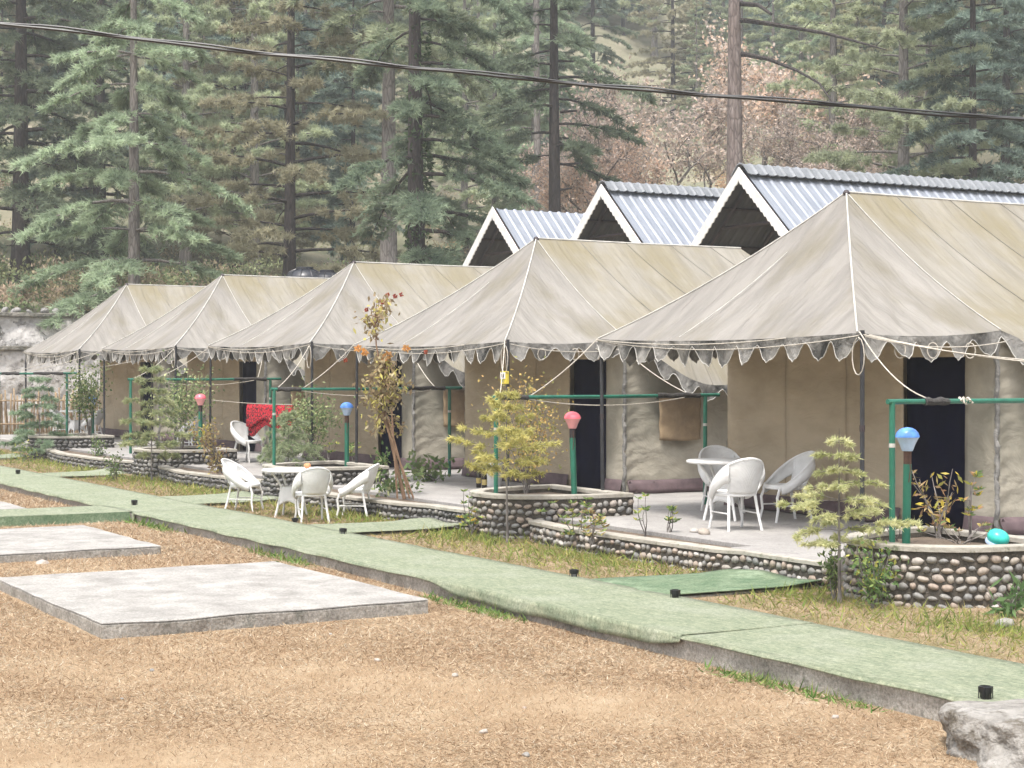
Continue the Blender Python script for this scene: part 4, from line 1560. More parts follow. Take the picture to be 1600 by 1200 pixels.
# ------------------------------------------------------------------ cottages behind the tents
def cottage(a0, b0, zr, cap, label, ln=10.0):
    t = thing('metal_roofed_cottage', label, 'cottage', a0, b0, LAWN, 'metal roofed cottages behind the tents')
    z0 = zr - LAWN
    sl = .905
    hw = 3.0

    def sheet(sgn):
        m = MB()
        ns = int(ln / .055)
        vs, fs = [], []
        for i in range(ns + 1):
            y = .10 + (ln - .1) * i / ns
            ph = (i % 6)
            h = .032 if ph in (0, 1) else 0.0
            for (x, dz) in ((.03, 0), (hw, 0)):
                vs.append((sgn * x, y, z0 + .05 - x * sl + h))
        for i in range(ns):
            q = 2 * i
            fs.append((q, q + 1, q + 3, q + 2) if sgn > 0 else (q, q + 2, q + 3, q + 1))
        m.add(vs, fs)
        o = m.obj('roof_sheet', 'metal_sheet', t, smooth=False)
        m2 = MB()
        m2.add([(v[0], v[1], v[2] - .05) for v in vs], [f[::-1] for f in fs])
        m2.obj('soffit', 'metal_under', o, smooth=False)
    sheet(1); sheet(-1)
    # barge boards with a toothed lower edge
    for sgn in (1, -1):
        m = MB()
        vs = []
        n = 44
        for i in range(n + 1):
            x = (hw + .05) * i / n
            zt = z0 + .10 - x * sl
            tooth = .05 * (1 if i % 2 else 0)
            for y in (-.03, .0):
                vs += [(sgn * x, y, zt), (sgn * x, y, zt - .30), (sgn * x, y, zt - .33 - tooth)]
        fs = []
        for i in range(n):
            q = i * 6
            for s_ in ((0, 1), (1, 2)):
                fs.append((q + s_[0], q + s_[1], q + 6 + s_[1], q + 6 + s_[0]))
                fs.append((q + 3 + s_[0], q + 9 + s_[0], q + 9 + s_[1], q + 3 + s_[1]))
            fs.append((q, q + 6, q + 9, q + 3))
            fs.append((q + 2, q + 5, q + 11, q + 8))
        m.add(vs, fs)
        m.obj('barge_board', 'white_paint', t, smooth=False)
        m = MB()
        m.tube([(sgn * .0, .04, z0 + .045), (sgn * hw, .04, z0 + .045 - hw * sl)], .02, 4); m.obj('roof_edge', 'rust', t)
        # rafters and purlins under the sheets
        for y in (.5, 2.2):
            m = MB(); m.tube([(sgn * .05, y, z0 - .08 - .05 * sl), (sgn * hw, y, z0 - .08 - hw * sl)], .045, 4); m.obj('rafter', 'steel_dark', t)
        for x in (.9, 1.9, 2.8):
            m = MB(); m.tube([(sgn * x, .05, z0 - .05 - x * sl), (sgn * x, ln, z0 - .05 - x * sl)], .035, 4); m.obj('purlin', 'steel_dark', t)
    m = MB(); m.tube([(-1.35, .5, z0 - 1.32), (1.35, .5, z0 - 1.32)], .045, 4); m.obj('tie_beam', 'steel_dark', t)
    if cap:
        n = int(ln / .3)
        m = MB()
        vs, fs = [], []
        prof = [(-.36, -.22), (-.25, -.10), (-.12, .03), (0, .07), (.12, .03), (.25, -.10), (.36, -.22)]
        for i in range(n * 4 + 1):
            y = .02 + (ln) * i / (n * 4)
            h = .03 if i % 4 == 0 else 0
            for (x, dz) in prof:
                vs.append((x * (1 + h), y, z0 + .12 + dz + h))
        k = len(prof)
        for i in range(n * 4):
            for j in range(k - 1):
                fs.append((i * k + j, i * k + j + 1, (i + 1) * k + j + 1, (i + 1) * k + j))
        m.add(vs, fs)
        q = m.obj('ridge_cap', 'ridge_grey', t, smooth=False)
        so = q.modifiers.new('thick', 'SOLIDIFY'); so.thickness = .03
    # body
    zw = z0 - 2.75 * sl + .1
    m = MB()
    w = 2.45
    y0, y1 = 2.6, ln - .4
    vs = [(-w, y0, 0), (w, y0, 0), (w, y0, z0 - w * sl - .1), (0, y0, z0 - .15), (-w, y0, z0 - w * sl - .1)]
    vs += [(x, y1, z) for x, y, z in vs]
    m.add(vs, [(0, 1, 2, 3, 4), (9, 8, 7, 6, 5), (1, 6, 7, 2), (5, 0, 4, 9)])
    m.obj('wall', 'cottage_wall', t, smooth=False)
    m = MB(); m.box(-.45, .45, y0 - .04, y0 - .003, 0.05, 2.1); m.obj('door', 'stake_wood', t, smooth=False)
    for x in (-1.6, 1.6):
        m = MB(); m.box(x - .4, x + .4, y0 - .03, y0 - .003, 1.0, 2.0); q = m.obj('window', 'white_paint', t, smooth=False)
        m = MB(); m.box(x - .34, x + .34, y0 - .04, y0 - .031, 1.06, 1.94); m.obj('pane', 'tank_black', q, smooth=False)
    for x in (-2.5, 2.5):
        m = MB(); m.tube([(x, .35, 0), (x, .35, z0 - 2.5 * sl - .08)], .06, 8); m.obj('post', 'white_paint', t)
    return t


cottage(-20.28, 14.0, 7.26, True, 'cottage with a grey ridge cap and ribbed metal roof, behind the near tent', 13)
cottage(-26.6, 14.0, 7.40, True, 'middle metal roofed cottage with white toothed gable trim and grey ridge cap')
cottage(-32.82, 14.0, 7.25, False, 'metal roofed cottage without a ridge cap, beside the ivy covered trunk')

# water tanks
for x, z, lb in ((476, 5.6, 'black domed water tank beside a green post'), (511, 5.5, 'smaller black domed water tank behind the tents')):
    D = 58
    t = thing('water_tank', lb, 'water tank', 0, 0, 0, 'black water tanks', world=Vector(((x - 800) / FPX * D, D, 0)))
    t.location.z = terrain(t.location.x, t.location.y)
    base = z - t.location.z
    r_ = .62 if x == 476 else .52
    m = MB(); m.lathe([(r_, base - 1.5), (r_ * 1.03, base - 1.2), (r_, base - .9), (r_ * 1.03, base - .6), (r_, base - .34), (r_ * .82, base - .16), (r_ * .45, base - .06)], 22); m.obj('body', 'tank_black', t)
    m = MB(); m.lathe([(r_ * .46, base - .07), (r_ * .46, base + .02), (r_ * .40, base + .03)], 18); m.obj('lid', 'tank_black', t)
    for i in range(10):
        an = i * math.pi / 5
        m = MB(); m.tube([(r_ * math.cos(an), r_ * math.sin(an), base - .33), (r_ * .82 * math.cos(an), r_ * .82 * math.sin(an), base - .145), (r_ * .47 * math.cos(an), r_ * .47 * math.sin(an), base - .05)], .02, 5); m.obj('rib', 'tank_black', t)
    for sx in (-.5, .5):
        for sy in (-.4, .4):
            m = MB(); m.tube([(sx, sy, 0), (sx, sy, base - 1.5)], .05, 6); m.obj('leg', 'steel_dark', t)
    m = MB(); m.box(-.6, .6, -.5, .5, base - 1.56, base - 1.5); m.obj('platform', 'steel_dark', t, smooth=False)

# ------------------------------------------------------------------ terrace walls and bamboo fence at the end of the row
STONE = []
for k in range(6):
    o_ = boulder(None, Vector((0, 0, -50)), 1, 1, 1, k * 2.3, mat='terrace_stone', name='stone', sub=2)
    STONE.append(o_.data)
    bpy.data.objects.remove(o_)
for k, (aw, z0, z1, lb) in enumerate(((-46.2, 0, 2.95, 'lower whitewashed stone terrace wall behind the bamboo fence'), (-47.6, 2.4, 4.15, 'upper whitewashed stone terrace wall under the cedar'))):
    t = thing('terrace_wall', lb, 'stone wall', aw, 0, 0, 'stone terrace walls')
    b0, b1 = -14, 16
    m = MB()

    def tw(u, v):
        b = b0 + (b1 - b0) * u
        z = z0 + (z1 - z0) * v
        d = .16 * noise.noise(Vector((b * .9, z * 1.4, k))) + .10 * noise.noise(Vector((b * 2.6, z * 3, k + 4)))
        return Vector((d - .25 * v, b, z))
    m.sheet(tw, 150, 20, .5)
    m.obj('face', 'terrace_stone', t, sharp=0)
    m = MB(); m.box(-1.6, .16, b0, b1, z1 - .05, z1 + .10); m.obj('ledge', 'terrace_cap', t, smooth=False, bevel=.03)
    rnd = random.Random(k)
    for i in range(70):
        b = rnd.uniform(b0 + .3, b1 - 2)
        z = rnd.uniform(z0 + .3, z1)
        s_ = rnd.uniform(.10, .26)
        link('stone', rnd.choice(STONE), t, (.16 - .25 * (z - z0) / (z1 - z0) , b, z), (rnd.uniform(0, 3), 0, rnd.uniform(0, 3)), (s_ * .6, s_ * 1.3, s_ * .7))
    for i in range(60):
        b = b0 + .3 + (b1 - b0 - 2) * i / 60 + rnd.uniform(-.1, .1)
        s_ = rnd.uniform(.07, .16)
        link('stone', rnd.choice(STONE), t, (-.1 - rnd.uniform(0, .3), b, z1 + .12 + s_ * .3), (rnd.uniform(0, 3), 0, rnd.uniform(0, 3)), (s_, s_ * 1.3, s_ * .8))

t = thing('bamboo_fence', 'weathered bamboo stick fence beyond the last tent', 'fence', -42.0, 0, LAWN)
mm = []
for k in range(4):
    m = MB(); r0 = random.Random(k)
    pts = [(r0.uniform(-.02, .02), r0.uniform(-.02, .02), 1.5 * i / 4) for i in range(5)]
    m.tube(pts, [.032, .034, .03, .03, .026], 6)
    mm.append(m.mesh('slat', 'bamboo'))
rnd = random.Random(5)
for i in range(150):
    b = -6 + 12.5 * i / 150
    link('slat', mm[i % 4], t, (rnd.uniform(-.03, .03), b, 0), (rnd.uniform(-.05, .05), rnd.uniform(-.05, .05), rnd.uniform(0, 6)), (1, 1, rnd.uniform(.82, 1.08)))
for z in (.4, 1.15):
    m = MB(); m.tube([(.04, -6.1, z), (.04, 0, z + .03), (.04, 6.6, z)], .03, 6); m.obj('rail', 'bamboo', t)

# ------------------------------------------------------------------ vegetation generators
def unit(v):
    return v / np.maximum(1e-9, np.linalg.norm(v, axis=1, keepdims=True))


def needle_tris(base, dirs, ln, wd, rng):
    d = unit(dirs)
    side = unit(np.cross(d, rng.normal(size=d.shape)))
    n = len(base)
    V = np.empty((n, 3, 3), dtype=np.float32)
    V[:, 0] = base - side * wd[:, None] * .5
    V[:, 1] = base + side * wd[:, None] * .5
    V[:, 2] = base + d * ln[:, None]
    return V.reshape(-1, 3)


def conifer(seed, H, r, crown0, Lmax, nb, rise, droop, twig_n, pts_n, ndl, nlen, nwid, cols, clump=False, topk=1.0, trunk_seg=10, hole=0.0, bseg=4, az_bias=None, whorl=0):
    """returns (trunk MB with limbs, needle vertices, needle colours)"""
    rng = np.random.default_rng(seed)
    m = MB()
    wob = np.clip(rng.normal(size=2), -1.5, 1.5) * .0035 * H
    tz = np.linspace(0, H, 14)
    tp = [Vector((wob[0] * math.sin(z / H * 3), wob[1] * math.sin(z / H * 2.3), z)) for z in tz]
    tr = [max(.012 * r / .3, r * (1 - .93 * (z / H) ** .9) * (1 + .35 * math.exp(-z / (H * .03)))) for z in tz]
    m.tube(tp, tr, trunk_seg, cap=False)

    def tat(z):
        return np.array((wob[0] * math.sin(z / H * 3), wob[1] * math.sin(z / H * 2.3), z))
    NB, ND, NL, NW, NC = [], [], [], [], []
    az = rng.uniform(0, 6.28)
    cols = np.array(cols, dtype=float)
    for i in range(nb):
        t = crown0 + (1 - crown0) * (i + rng.uniform(0, .8)) / nb
        if whorl:
            t = crown0 + (1 - crown0) * ((i // whorl) * whorl + .12 * whorl * rng.uniform(0, 1)) / nb
        t = min(t, .985)
        az += (6.283 / whorl + rng.uniform(-.2, .2) if i % whorl else rng.uniform(0, 6)) - 2.4 if whorl else 0
        az += 2.4 + rng.uniform(-.4, .4)
        if rng.random() < hole:
            continue
        if az_bias is not None and math.cos(az - az_bias) < rng.uniform(-.9, .35):
            continue
        rel = (t - crown0) / (1 - crown0)
        L = Lmax * (1 - rel) ** .8 * rng.uniform(.55, 1.1) + Lmax * .05
        L *= min(1, .55 + rel * 5)
        h = t * H
        p0 = tat(h)
        out = np.array((math.cos(az), math.sin(az), 0))
        lat = np.array((-out[1], out[0], 0))
        bend = rng.uniform(-.2, .2)
        rs, dp = rise * rng.uniform(.5, 1.4), droop * rng.uniform(.6, 1.4)

        def bp(q):
            q = np.asarray(q)[:, None]
            return p0 + out * L * q + lat * L * bend * q ** 2 + np.array((0, 0, 1)) * L * (rs * q - dp * q ** 2)
        bq = np.linspace(0, 1, bseg + 2)
        rb = max(.005 if r > .1 else .003, .016 * L * (r / .3) ** .3)
        m.tube([Vector(p) for p in bp(bq)], [max(.003, rb * (1 - .85 * q)) for q in bq], 4, cap=False)
        nt = max(4, int(twig_n * L))
        q = rng.uniform(.18, 1, nt) ** .8
        base = bp(q)
        sgn = np.where(np.arange(nt) % 2 == 0, 1, -1)[:, None]
        tl = L * .36 * (1.08 - q * .72) * rng.uniform(.5, 1.15, nt)
        td = unit(out * rng.uniform(.35, 1.0, (nt, 1)) + lat * sgn * rng.uniform(.5, 1.1, (nt, 1)) + np.array((0, 0, 1)) * rng.uniform(-.25, .18, (nt, 1)))
        K = nt * pts_n
        ti = np.repeat(np.arange(nt), pts_n)
        s_ = rng.uniform(0, 1, K)
        if clump:
            s_ = 1 - .35 * rng.random(K) ** 1.5
        P = base[ti] + td[ti] * (tl[ti] * s_)[:, None]
        P[:, 2] -= .42 * droop * tl[ti] * s_ ** 2 * 2
        K2 = K * ndl
        pi = np.repeat(np.arange(K), ndl)
        jit = .10 * nlen
        Pn = P[pi] + rng.normal(size=(K2, 3)) * jit
        D = td[ti][pi] * (.25 if clump else .75) + rng.normal(size=(K2, 3)) * (.8 if clump else .48) + np.array((0, 0, .15 if clump else -.05))
        NB.append(Pn); ND.append(D)
        NL.append(nlen * rng.uniform(.55, 1.25, K2)); NW.append(nwid * rng.uniform(.6, 1.3, K2))
        # lighter new growth towards the twig tips, individual twigs vary
        tip = np.clip(s_[pi] * .55 + rng.uniform(-.2, .55, nt)[ti][pi], 0, 1)[:, None]
        NC.append(cols[0] * (1 - tip) + cols[1] * tip)
    NB, ND = np.concatenate(NB), np.concatenate(ND)
    V = needle_tris(NB, ND, np.concatenate(NL), np.concatenate(NW), rng)
    return m, V, np.concatenate(NC)


def tree_from(gen, name, label, cat, loc, bark, group=None, rot=0.0, crown='crown', leaf='needles', scale=1.0):
    m, V, C = gen
    t = bpy.data.objects.new(name, None)
    col.objects.link(t)
    t.location = loc
    t.rotation_euler = (0, 0, rot)
    t.scale = (scale,) * 3
    tag(t, label, cat, group)
    link('trunk', m.mesh('trunk', bark), t)
    link(crown, tri_mesh(crown, V, leaf, C), t)
    return t


def ground_at(px, D):
    x = (px - 800) / FPX * D
    return Vector((x, D, terrain(x, D) - .1))


CEDAR = ((.190, .245, .160), (.500, .590, .410))
DARKC = ((.120, .160, .110), (.310, .370, .255))
OLIVE = ((.230, .225, .150), (.500, .470, .330))
PINEG = ((.230, .275, .180), (.520, .560, .380))
BLUEC = ((.140, .195, .165), (.340, .420, .350))

cedarA = conifer(1, 24, .30, .04, 6.0, 84, .08, .34, 11, 10, 5, .26, .052, CEDAR, whorl=4)
cedarB = conifer(2, 27, .42, .06, 6.4, 80, .06, .36, 9, 9, 5, .29, .062, DARKC)
pineA = conifer(3, 26, .30, .04, 5.6, 84, .18, .16, 8, 8, 6, .29, .052, OLIVE, clump=True)
pineB = conifer(4, 27, .33, .10, 4.6, 78, .25, .10, 8, 8, 6, .30, .056, PINEG, clump=True)

hero = tree_from(cedarA, 'cedar_tree', 'light green layered cedar standing on the upper terrace', 'tree', ground_at(210, 66), 'bark_grey', 'tall conifers behind the tents', 1.0)
tree_from(cedarB, 'cedar_tree', 'dark trunked conifer beside the light green cedar on the terrace', 'tree', ground_at(32, 76), 'bark_dark', 'tall conifers behind the tents', .4)
tree_from(pineA, 'pine_tree', 'olive brown pine with drooping thin limbs behind the water tanks', 'tree', ground_at(452, 74), 'bark_dark', 'tall conifers behind the tents', 2.0)


def dup(src, label, loc, rot, scale=1.0, group='tall conifers behind the tents', bark=None, kids=True):
    c = src.copy()
    col.objects.link(c)
    c.location = loc
    c.rotation_euler = (0, 0, rot)
    c.scale = (scale,) * 3 if not hasattr(scale, '__len__') else scale
    tag(c, label, None, group)
    for ch in src.children:
        d_ = ch.copy()
        col.objects.link(d_)
        d_.parent = c
    return c


SRC = {'cedarA': hero, 'cedarB': bpy.data.objects['cedar_tree.001'], 'pineA': bpy.data.objects['pine_tree']}

# big trunks: grey one, ivy clad one, the stubbed one
bigA = conifer(6, 30, .46, .42, 5.0, 56, .05, .40, 7, 8, 4, .36, .08, PINEG)
tree_from(bigA, 'cedar_tree', 'tall conifer with a thick bare grey trunk beside the ivy clad one', 'tree', ground_at(607, 72), 'bark_grey', 'tall conifers behind the tents', .7)
bigB = conifer(8, 30, .44, .17, 6.4, 96, .02, .32, 11, 10, 5, .27, .056, DARKC, az_bias=0.0)
ivyt = tree_from(bigB, 'cedar_tree', 'tall dark conifer whose brown trunk is wrapped in ivy', 'tree', ground_at(655, 64), 'bark_dark', 'tall conifers behind the tents', 0.0)
rng = np.random.default_rng(33)
n = 6500
zz = rng.uniform(0, 17, n)
th = rng.uniform(0, 6.28, n)
keep = rng.random(n) < (np.clip(1.25 - zz / 14, .05, 1) * (.55 + .45 * np.sin(zz * 1.5 + th)))
zz, th = zz[keep], th[keep]
rr = .44 * (1 - .93 * (zz / 30) ** .9) * (1 + .35 * np.exp(-zz / .9)) + rng.uniform(.0, .16, len(zz))
P = np.stack([rr * np.cos(th), rr * np.sin(th), zz], 1)
D = np.stack([np.cos(th), np.sin(th), rng.uniform(-1, .2, len(zz))], 1) + rng.normal(size=P.shape) * .5
V = needle_tris(P, D, rng.uniform(.12, .24, len(zz)), rng.uniform(.10, .18, len(zz)), rng)
C = np.array((.075, .115, .055)) * rng.uniform(.5, 1.8, (len(zz), 1))
link('ivy', tri_mesh('ivy', V, 'leaves', C), ivyt)

stub = conifer(9, 26, .33, .22, 5.0, 54, .05, .35, 8, 8, 4, .34, .08, DARKC, hole=.2)
st = tree_from(stub, 'cedar_tree', 'dark conifer with short broken limb stubs along its trunk', 'tree', ground_at(868, 78), 'bark_dark', 'tall conifers behind the tents', .2)
for i in range(9):
    z = 4.8 + i * 1.15
    an = -.5 + (i % 3) * .5
    m = MB()
    m.tube([(.2 * math.cos(an), .2 * math.sin(an), z), ((.75 + .3 * (i % 2)) * math.cos(an), .7 * math.sin(an), z + .05)], [.07, .045], 6)
    m.obj('limb_stub', 'bark_dark', st)

tree_from(conifer(10, 30, .24, .55, 3.0, 36, .1, .3, 7, 7, 4, .34, .08, PINEG), 'pine_tree', 'slim conifer with a pale bare trunk beside the stubbed one', 'tree', ground_at(842, 86), 'bark_grey', 'tall conifers behind the tents', 0)

limb = conifer(12, 30, .40, .52, 4.0, 40, .2, .15, 7, 7, 5, .36, .075, PINEG, clump=True)
lt = tree_from(limb, 'pine_tree', 'tall pine with reddish scaly bark and two long dead limbs', 'tree', ground_at(1148, 70), 'bark_red', 'tall conifers behind the tents', 0)
base_z = lt.location.z
for (y0, pts_) in ((30, [(1165, 32), (1220, 40), (1290, 52), (1350, 68), (1385, 78)]), (85, [(1163, 85), (1200, 92), (1245, 110), (1280, 130), (1302, 162)]), (5, [(1160, 6), (1185, 8), (1205, 22)])):
    m = MB()
    P = []
    for i, (x, y) in enumerate(pts_):
        D = 70 - 1.2 * i
        P.append(Vector(((x - 800) / FPX * D, D, CAMZ + (HORIZON - y) * D / FPX)) - lt.location)
    P.insert(0, Vector((.0, 0, P[0].z)))
    m.tube(P, [.10, .10, .085, .065, .045, .02][:len(P)], 6)
    for j in range(1, len(P) - 1):
        q = P[j].lerp(P[j + 1], .5)
        m.tube([q, q + Vector((.25, -.2, .25 - .4 * (j % 2)))], [.03, .01], 4)
    m.obj('dead_limb', 'bark_dark', lt)

tree_from(pineB, 'pine_tree', 'soft green pine with a slim trunk behind the long metal roof', 'tree', ground_at(1412, 76), 'bark_grey', 'tall conifers behind the tents', 1.0)
SRC['pineB'] = [o for o in bpy.data.objects if o.name.startswith('pine_tree') and o.get('label', '').startswith('soft green')][0]
tree_from(conifer(14, 24, .22, .10, 3.8, 84, .08, .28, 8, 8, 4, .34, .08, BLUEC), 'cedar_tree', 'dark layered cedar behind the far end of the long metal roof', 'tree', ground_at(1520, 74), 'bark_dark', 'tall conifers behind the tents', 2.2)
SRC['cedarC'] = [o for o in bpy.data.objects if o.get('label', '').startswith('dark layered cedar')][0]
# further individuals
dup(SRC['cedarB'], 'grey trunked conifer in the gap between the two terrace cedars', ground_at(155, 92), 2.2, 1.0)
dup(SRC['pineB'], 'slender pale conifer between the light cedar and the olive pine', ground_at(290, 90), 2.0, 1.0)
dup(SRC['cedarC'], 'thin dark conifer at the frame edge behind the long roof', ground_at(1570, 88), .4, 1.2)
dup(SRC['pineB'], 'pale green pine between the dead limbed pine and the layered cedar', ground_at(1300, 96), 3.3, .9)

# hillside conifers: copies
rnd = random.Random(21)
keys = ['cedarB', 'pineB', 'cedarC', 'pineA', 'cedarA', 'pineB', 'cedarC']
HL = {'cedarA': 'light green cedar', 'cedarB': 'dark spreading cedar', 'cedarC': 'narrow bluish cedar', 'pineA': 'olive pine', 'pineB': 'soft green pine'}
LMK = [(-60, 'the dark trunked terrace conifer'), (210, 'the light green terrace cedar'), (330, 'the slender pale conifer'), (452, 'the olive brown pine'), (607, 'the thick grey trunk'), (690, 'the ivy clad trunk'),
       (855, 'the stubbed conifer'), (960, 'the pinkish bare tree'), (1060, 'the greyish bare tree'), (1170, 'the dead limbed pine'), (1300, 'the pale green pine'), (1412, 'the soft green pine'), (1540, 'the dark layered cedar')]
placed = []
tries = 0
while len(placed) < 185 and tries < 4000:
    tries += 1
    D = 88 + 105 * rnd.random() ** .9
    px = rnd.uniform(-420, 1980)
    if 870 < px < 1270 and D < 138:          # the gap with the bare orange trees
        continue
    x = (px - 800) / FPX * D
    if any(math.hypot(x - q[0], D - q[1]) < 3.3 for q in placed):
        continue
    placed.append((x, D))
    k = rnd.choice(keys)
    s_ = rnd.uniform(.55, 1.05)
    lm = LMK[min(range(len(LMK)), key=lambda q: abs(LMK[q][0] - px))][1]
    sz = 'tall' if s_ > .88 else 'small' if s_ < .7 else 'medium'
    lab = '%s %s on the hillside %s %s' % (sz, HL[k], 'far behind' if D > 140 else 'behind', lm)
    dup(SRC[k], lab, Vector((x, D, terrain(x, D) - .2)), rnd.uniform(0, 6.28), s_, group=lab + ' (set)')

# far wood: one mass of simpler conifers
far_rng = np.random.default_rng(5)
lowm, lowV, lowC = conifer(50, 20, .25, .05, 3.6, 50, .08, .3, 3.4, 5, 3, .75, .26, BLUEC)
lowV = lowV.reshape(-1, 3, 3)
VS, CS = [], []
for i in range(480):
    D = far_rng.uniform(180, 262)
    x = far_rng.uniform(-90, 90)
    s_ = far_rng.uniform(.6, 1.15)
    an = far_rng.uniform(0, 6.28)
    c, s2 = math.cos(an) * s_, math.sin(an) * s_
    Rm = np.array(((c, -s2, 0), (s2, c, 0), (0, 0, s_)))
    pick = far_rng.random(len(lowV)) < .5
    VS.append((lowV[pick].reshape(-1, 3) @ Rm.T + np.array((x, D, terrain(x, D)))).astype(np.float32))
    CS.append(lowC[pick] * far_rng.uniform(.7, 1.4))
o = link('forest', tri_mesh('forest', np.concatenate(VS), 'needles', np.concatenate(CS)))
tag(o, 'hazy conifer wood covering the far hillside', 'forest', kind='stuff')

# understorey bushes on the bank: one mass of leaves
def leaf_quads(P, D, ln, wd, rng):
    d = unit(D)
    side = unit(np.cross(d, rng.normal(size=d.shape)))
    V = np.empty((len(P), 4, 3), dtype=np.float32)
    V[:, 0] = P
    V[:, 1] = P + d * ln[:, None] * .45 + side * wd[:, None] * .5
    V[:, 2] = P + d * ln[:, None]
    V[:, 3] = P + d * ln[:, None] * .45 - side * wd[:, None] * .5
    return V.reshape(-1, 3)


VS, CS = [], []
rng = np.random.default_rng(8)
pal = np.array([(.19, .23, .12), (.27, .28, .15), (.36, .30, .20), (.14, .17, .10), (.45, .35, .27), (.30, .33, .19)])
for i in range(900):
    D = rng.uniform(60, 140) if i % 2 else rng.uniform(60, 84)
    px = rng.uniform(-100, 1750)
    x = (px - 800) / FPX * D
    a_, b_ = to_ab(x, D)
    if max(b_ - 17, -a_ - 48) < 1.2:
        continue
    z = terrain(x, D)
    n = 200
    h = rng.uniform(.4, 1.7)
    w = h * rng.uniform(.7, 1.2)
    u = unit(rng.normal(size=(n, 3)))
    P = u * (rng.uniform(.35, 1, (n, 1))) * np.array((w, w, h * .6)) + np.array((x, D, z + h * .5))
    VS.append(leaf_quads(P, u + rng.normal(size=u.shape) * .6, rng.uniform(.12, .24, n), rng.uniform(.07, .13, n), rng))
    CS.append(pal[rng.integers(len(pal))] * rng.uniform(.6, 1.4, (n, 1)))
o = link('undergrowth', tri_mesh('undergrowth', np.concatenate(VS), 'leaves', np.concatenate(CS), quads=True))
tag(o, 'mixed green and dry brush covering the bank under the trees', 'undergrowth', kind='stuff')


# bare trees with pinkish leaves
def bare_tree(seed, H, spread, nleaf, cols, leaf=.16, twig_r=1.0):
    rng = np.random.default_rng(seed)
    m = MB()
    tips = []

    def grow(p, d, ln, r, lev):
        k = 4
        pts = [p]
        for i in range(k):
            d = unit((d + rng.normal(size=3) * .16 + np.array((0, 0, .06)))[None])[0]
            p = p + d * ln / k
            pts.append(p)
        m.tube([Vector(q) for q in pts], [r * (1 - .4 * i / k) for i in range(k + 1)], 5 if lev < 2 else 3, cap=False)
        tips.extend(pts[1:] if lev >= 2 else [])
        if lev < 4:
            for j in range(3 if lev else 5):
                nd = unit((d + rng.normal(size=3) * np.array((spread, spread, .35)))[None])[0]
                st_ = pts[rng.integers(2, k + 1)]
                grow(st_, nd, ln * rng.uniform(.55, .8), r * .55, lev + 1)
    grow(np.zeros(3), np.array((0, 0, 1.0)), H * .38, .016 * H, 0)
    T = np.array(tips)
    idx = rng.integers(len(T), size=nleaf)
    P = T[idx] + rng.normal(size=(nleaf, 3)) * .05 * H * .5
    V = leaf_quads(P, rng.normal(size=(nleaf, 3)), leaf * rng.uniform(.6, 1.3, nleaf), leaf * .6 * rng.uniform(.6, 1.3, nleaf), rng)
    C = np.array(cols)[rng.integers(len(cols), size=nleaf)] * rng.uniform(.7, 1.3, (nleaf, 1))
    return m, V, C


def plant_from(gen, name, label, cat, loc, bark, group=None, rot=0.0, scale=1.0, crown='crown'):
    m, V, C = gen
    t = bpy.data.objects.new(name, None)
    col.objects.link(t)
    t.location = loc
    t.rotation_euler = (0, 0, rot)
    t.scale = (scale,) * 3
    tag(t, label, cat, group)
    if m.v:
        link('trunk' if crown == 'crown' else 'stem', m.mesh('stem', bark), t)
    link(crown, tri_mesh(crown, V, 'leaves', C, quads=True), t)
    return t


PINK = [(.74, .55, .45), (.74, .53, .41), (.68, .57, .51), (.60, .49, .43)]
DUSK = [(.48, .40, .36), (.54, .42, .35), (.42, .36, .32)]
bt = [bare_tree(s_, 8.5, .75, 8500, c, .15) for s_, c in ((1, PINK), (2, DUSK), (3, [(.60, .44, .24), (.58, .42, .30)]))]
bsrc = None
BT_L = ['bare tree with pinkish orange leaves behind the middle cottage', 'greyish bare tree beside the pinkish orange one', 'tall pinkish bare tree behind the dead limbed pine',
        'yellow orange autumn tree low behind the cottages', 'pale leafless tree near the slim pale trunk', 'grey pink bare tree behind the long metal roof', 'small orange tree below the hazy wood',
        'thin bare tree by the long roof ridge']
for i, (px, D, k, s_) in enumerate(((955, 84, 0, 1.25), (1055, 92, 1, 1.55), (1195, 106, 0, 1.9), (1005, 80, 2, .6), (905, 98, 1, 1.3), (1340, 92, 1, 1.2), (1110, 86, 2, .7), (1255, 84, 1, .9))):
    plant_from(bt[k], 'bare_tree', BT_L[i], 'tree', ground_at(px, D), 'bark_grey', 'bare autumn trees behind the cottages', i * 1.3, s_)

# ------------------------------------------------------------------ saplings and shrubs by the tents
SAP1 = ((.42, .45, .21), (.78, .76, .46))
SAP2 = ((.38, .37, .13), (.72, .66, .28))
SAP3 = ((.24, .29, .17), (.48, .52, .34))
SAP4 = ((.25, .30, .16), (.50, .52, .30))
SAP5 = ((.18, .26, .17), (.38, .47, .32))


def sapling(seed, H, Lm, c0, cols, px, py, z, name, label, twig=26, nb=34, droop=.35, rise=.25, nl=.06, nw=.013, ndl=6, r=.02, pts=7, whorl=4):
    g = conifer(seed, H, r, c0, Lm, nb, rise, droop, twig, pts, ndl, nl, nw, cols, trunk_seg=6, whorl=whorl)
    p = at(px, py, z)
    p.z -= .03
    return tree_from(g, name, label, 'sapling', p, 'bark_grey', 'young conifers along the tents', seed, leaf='sapling_needles')


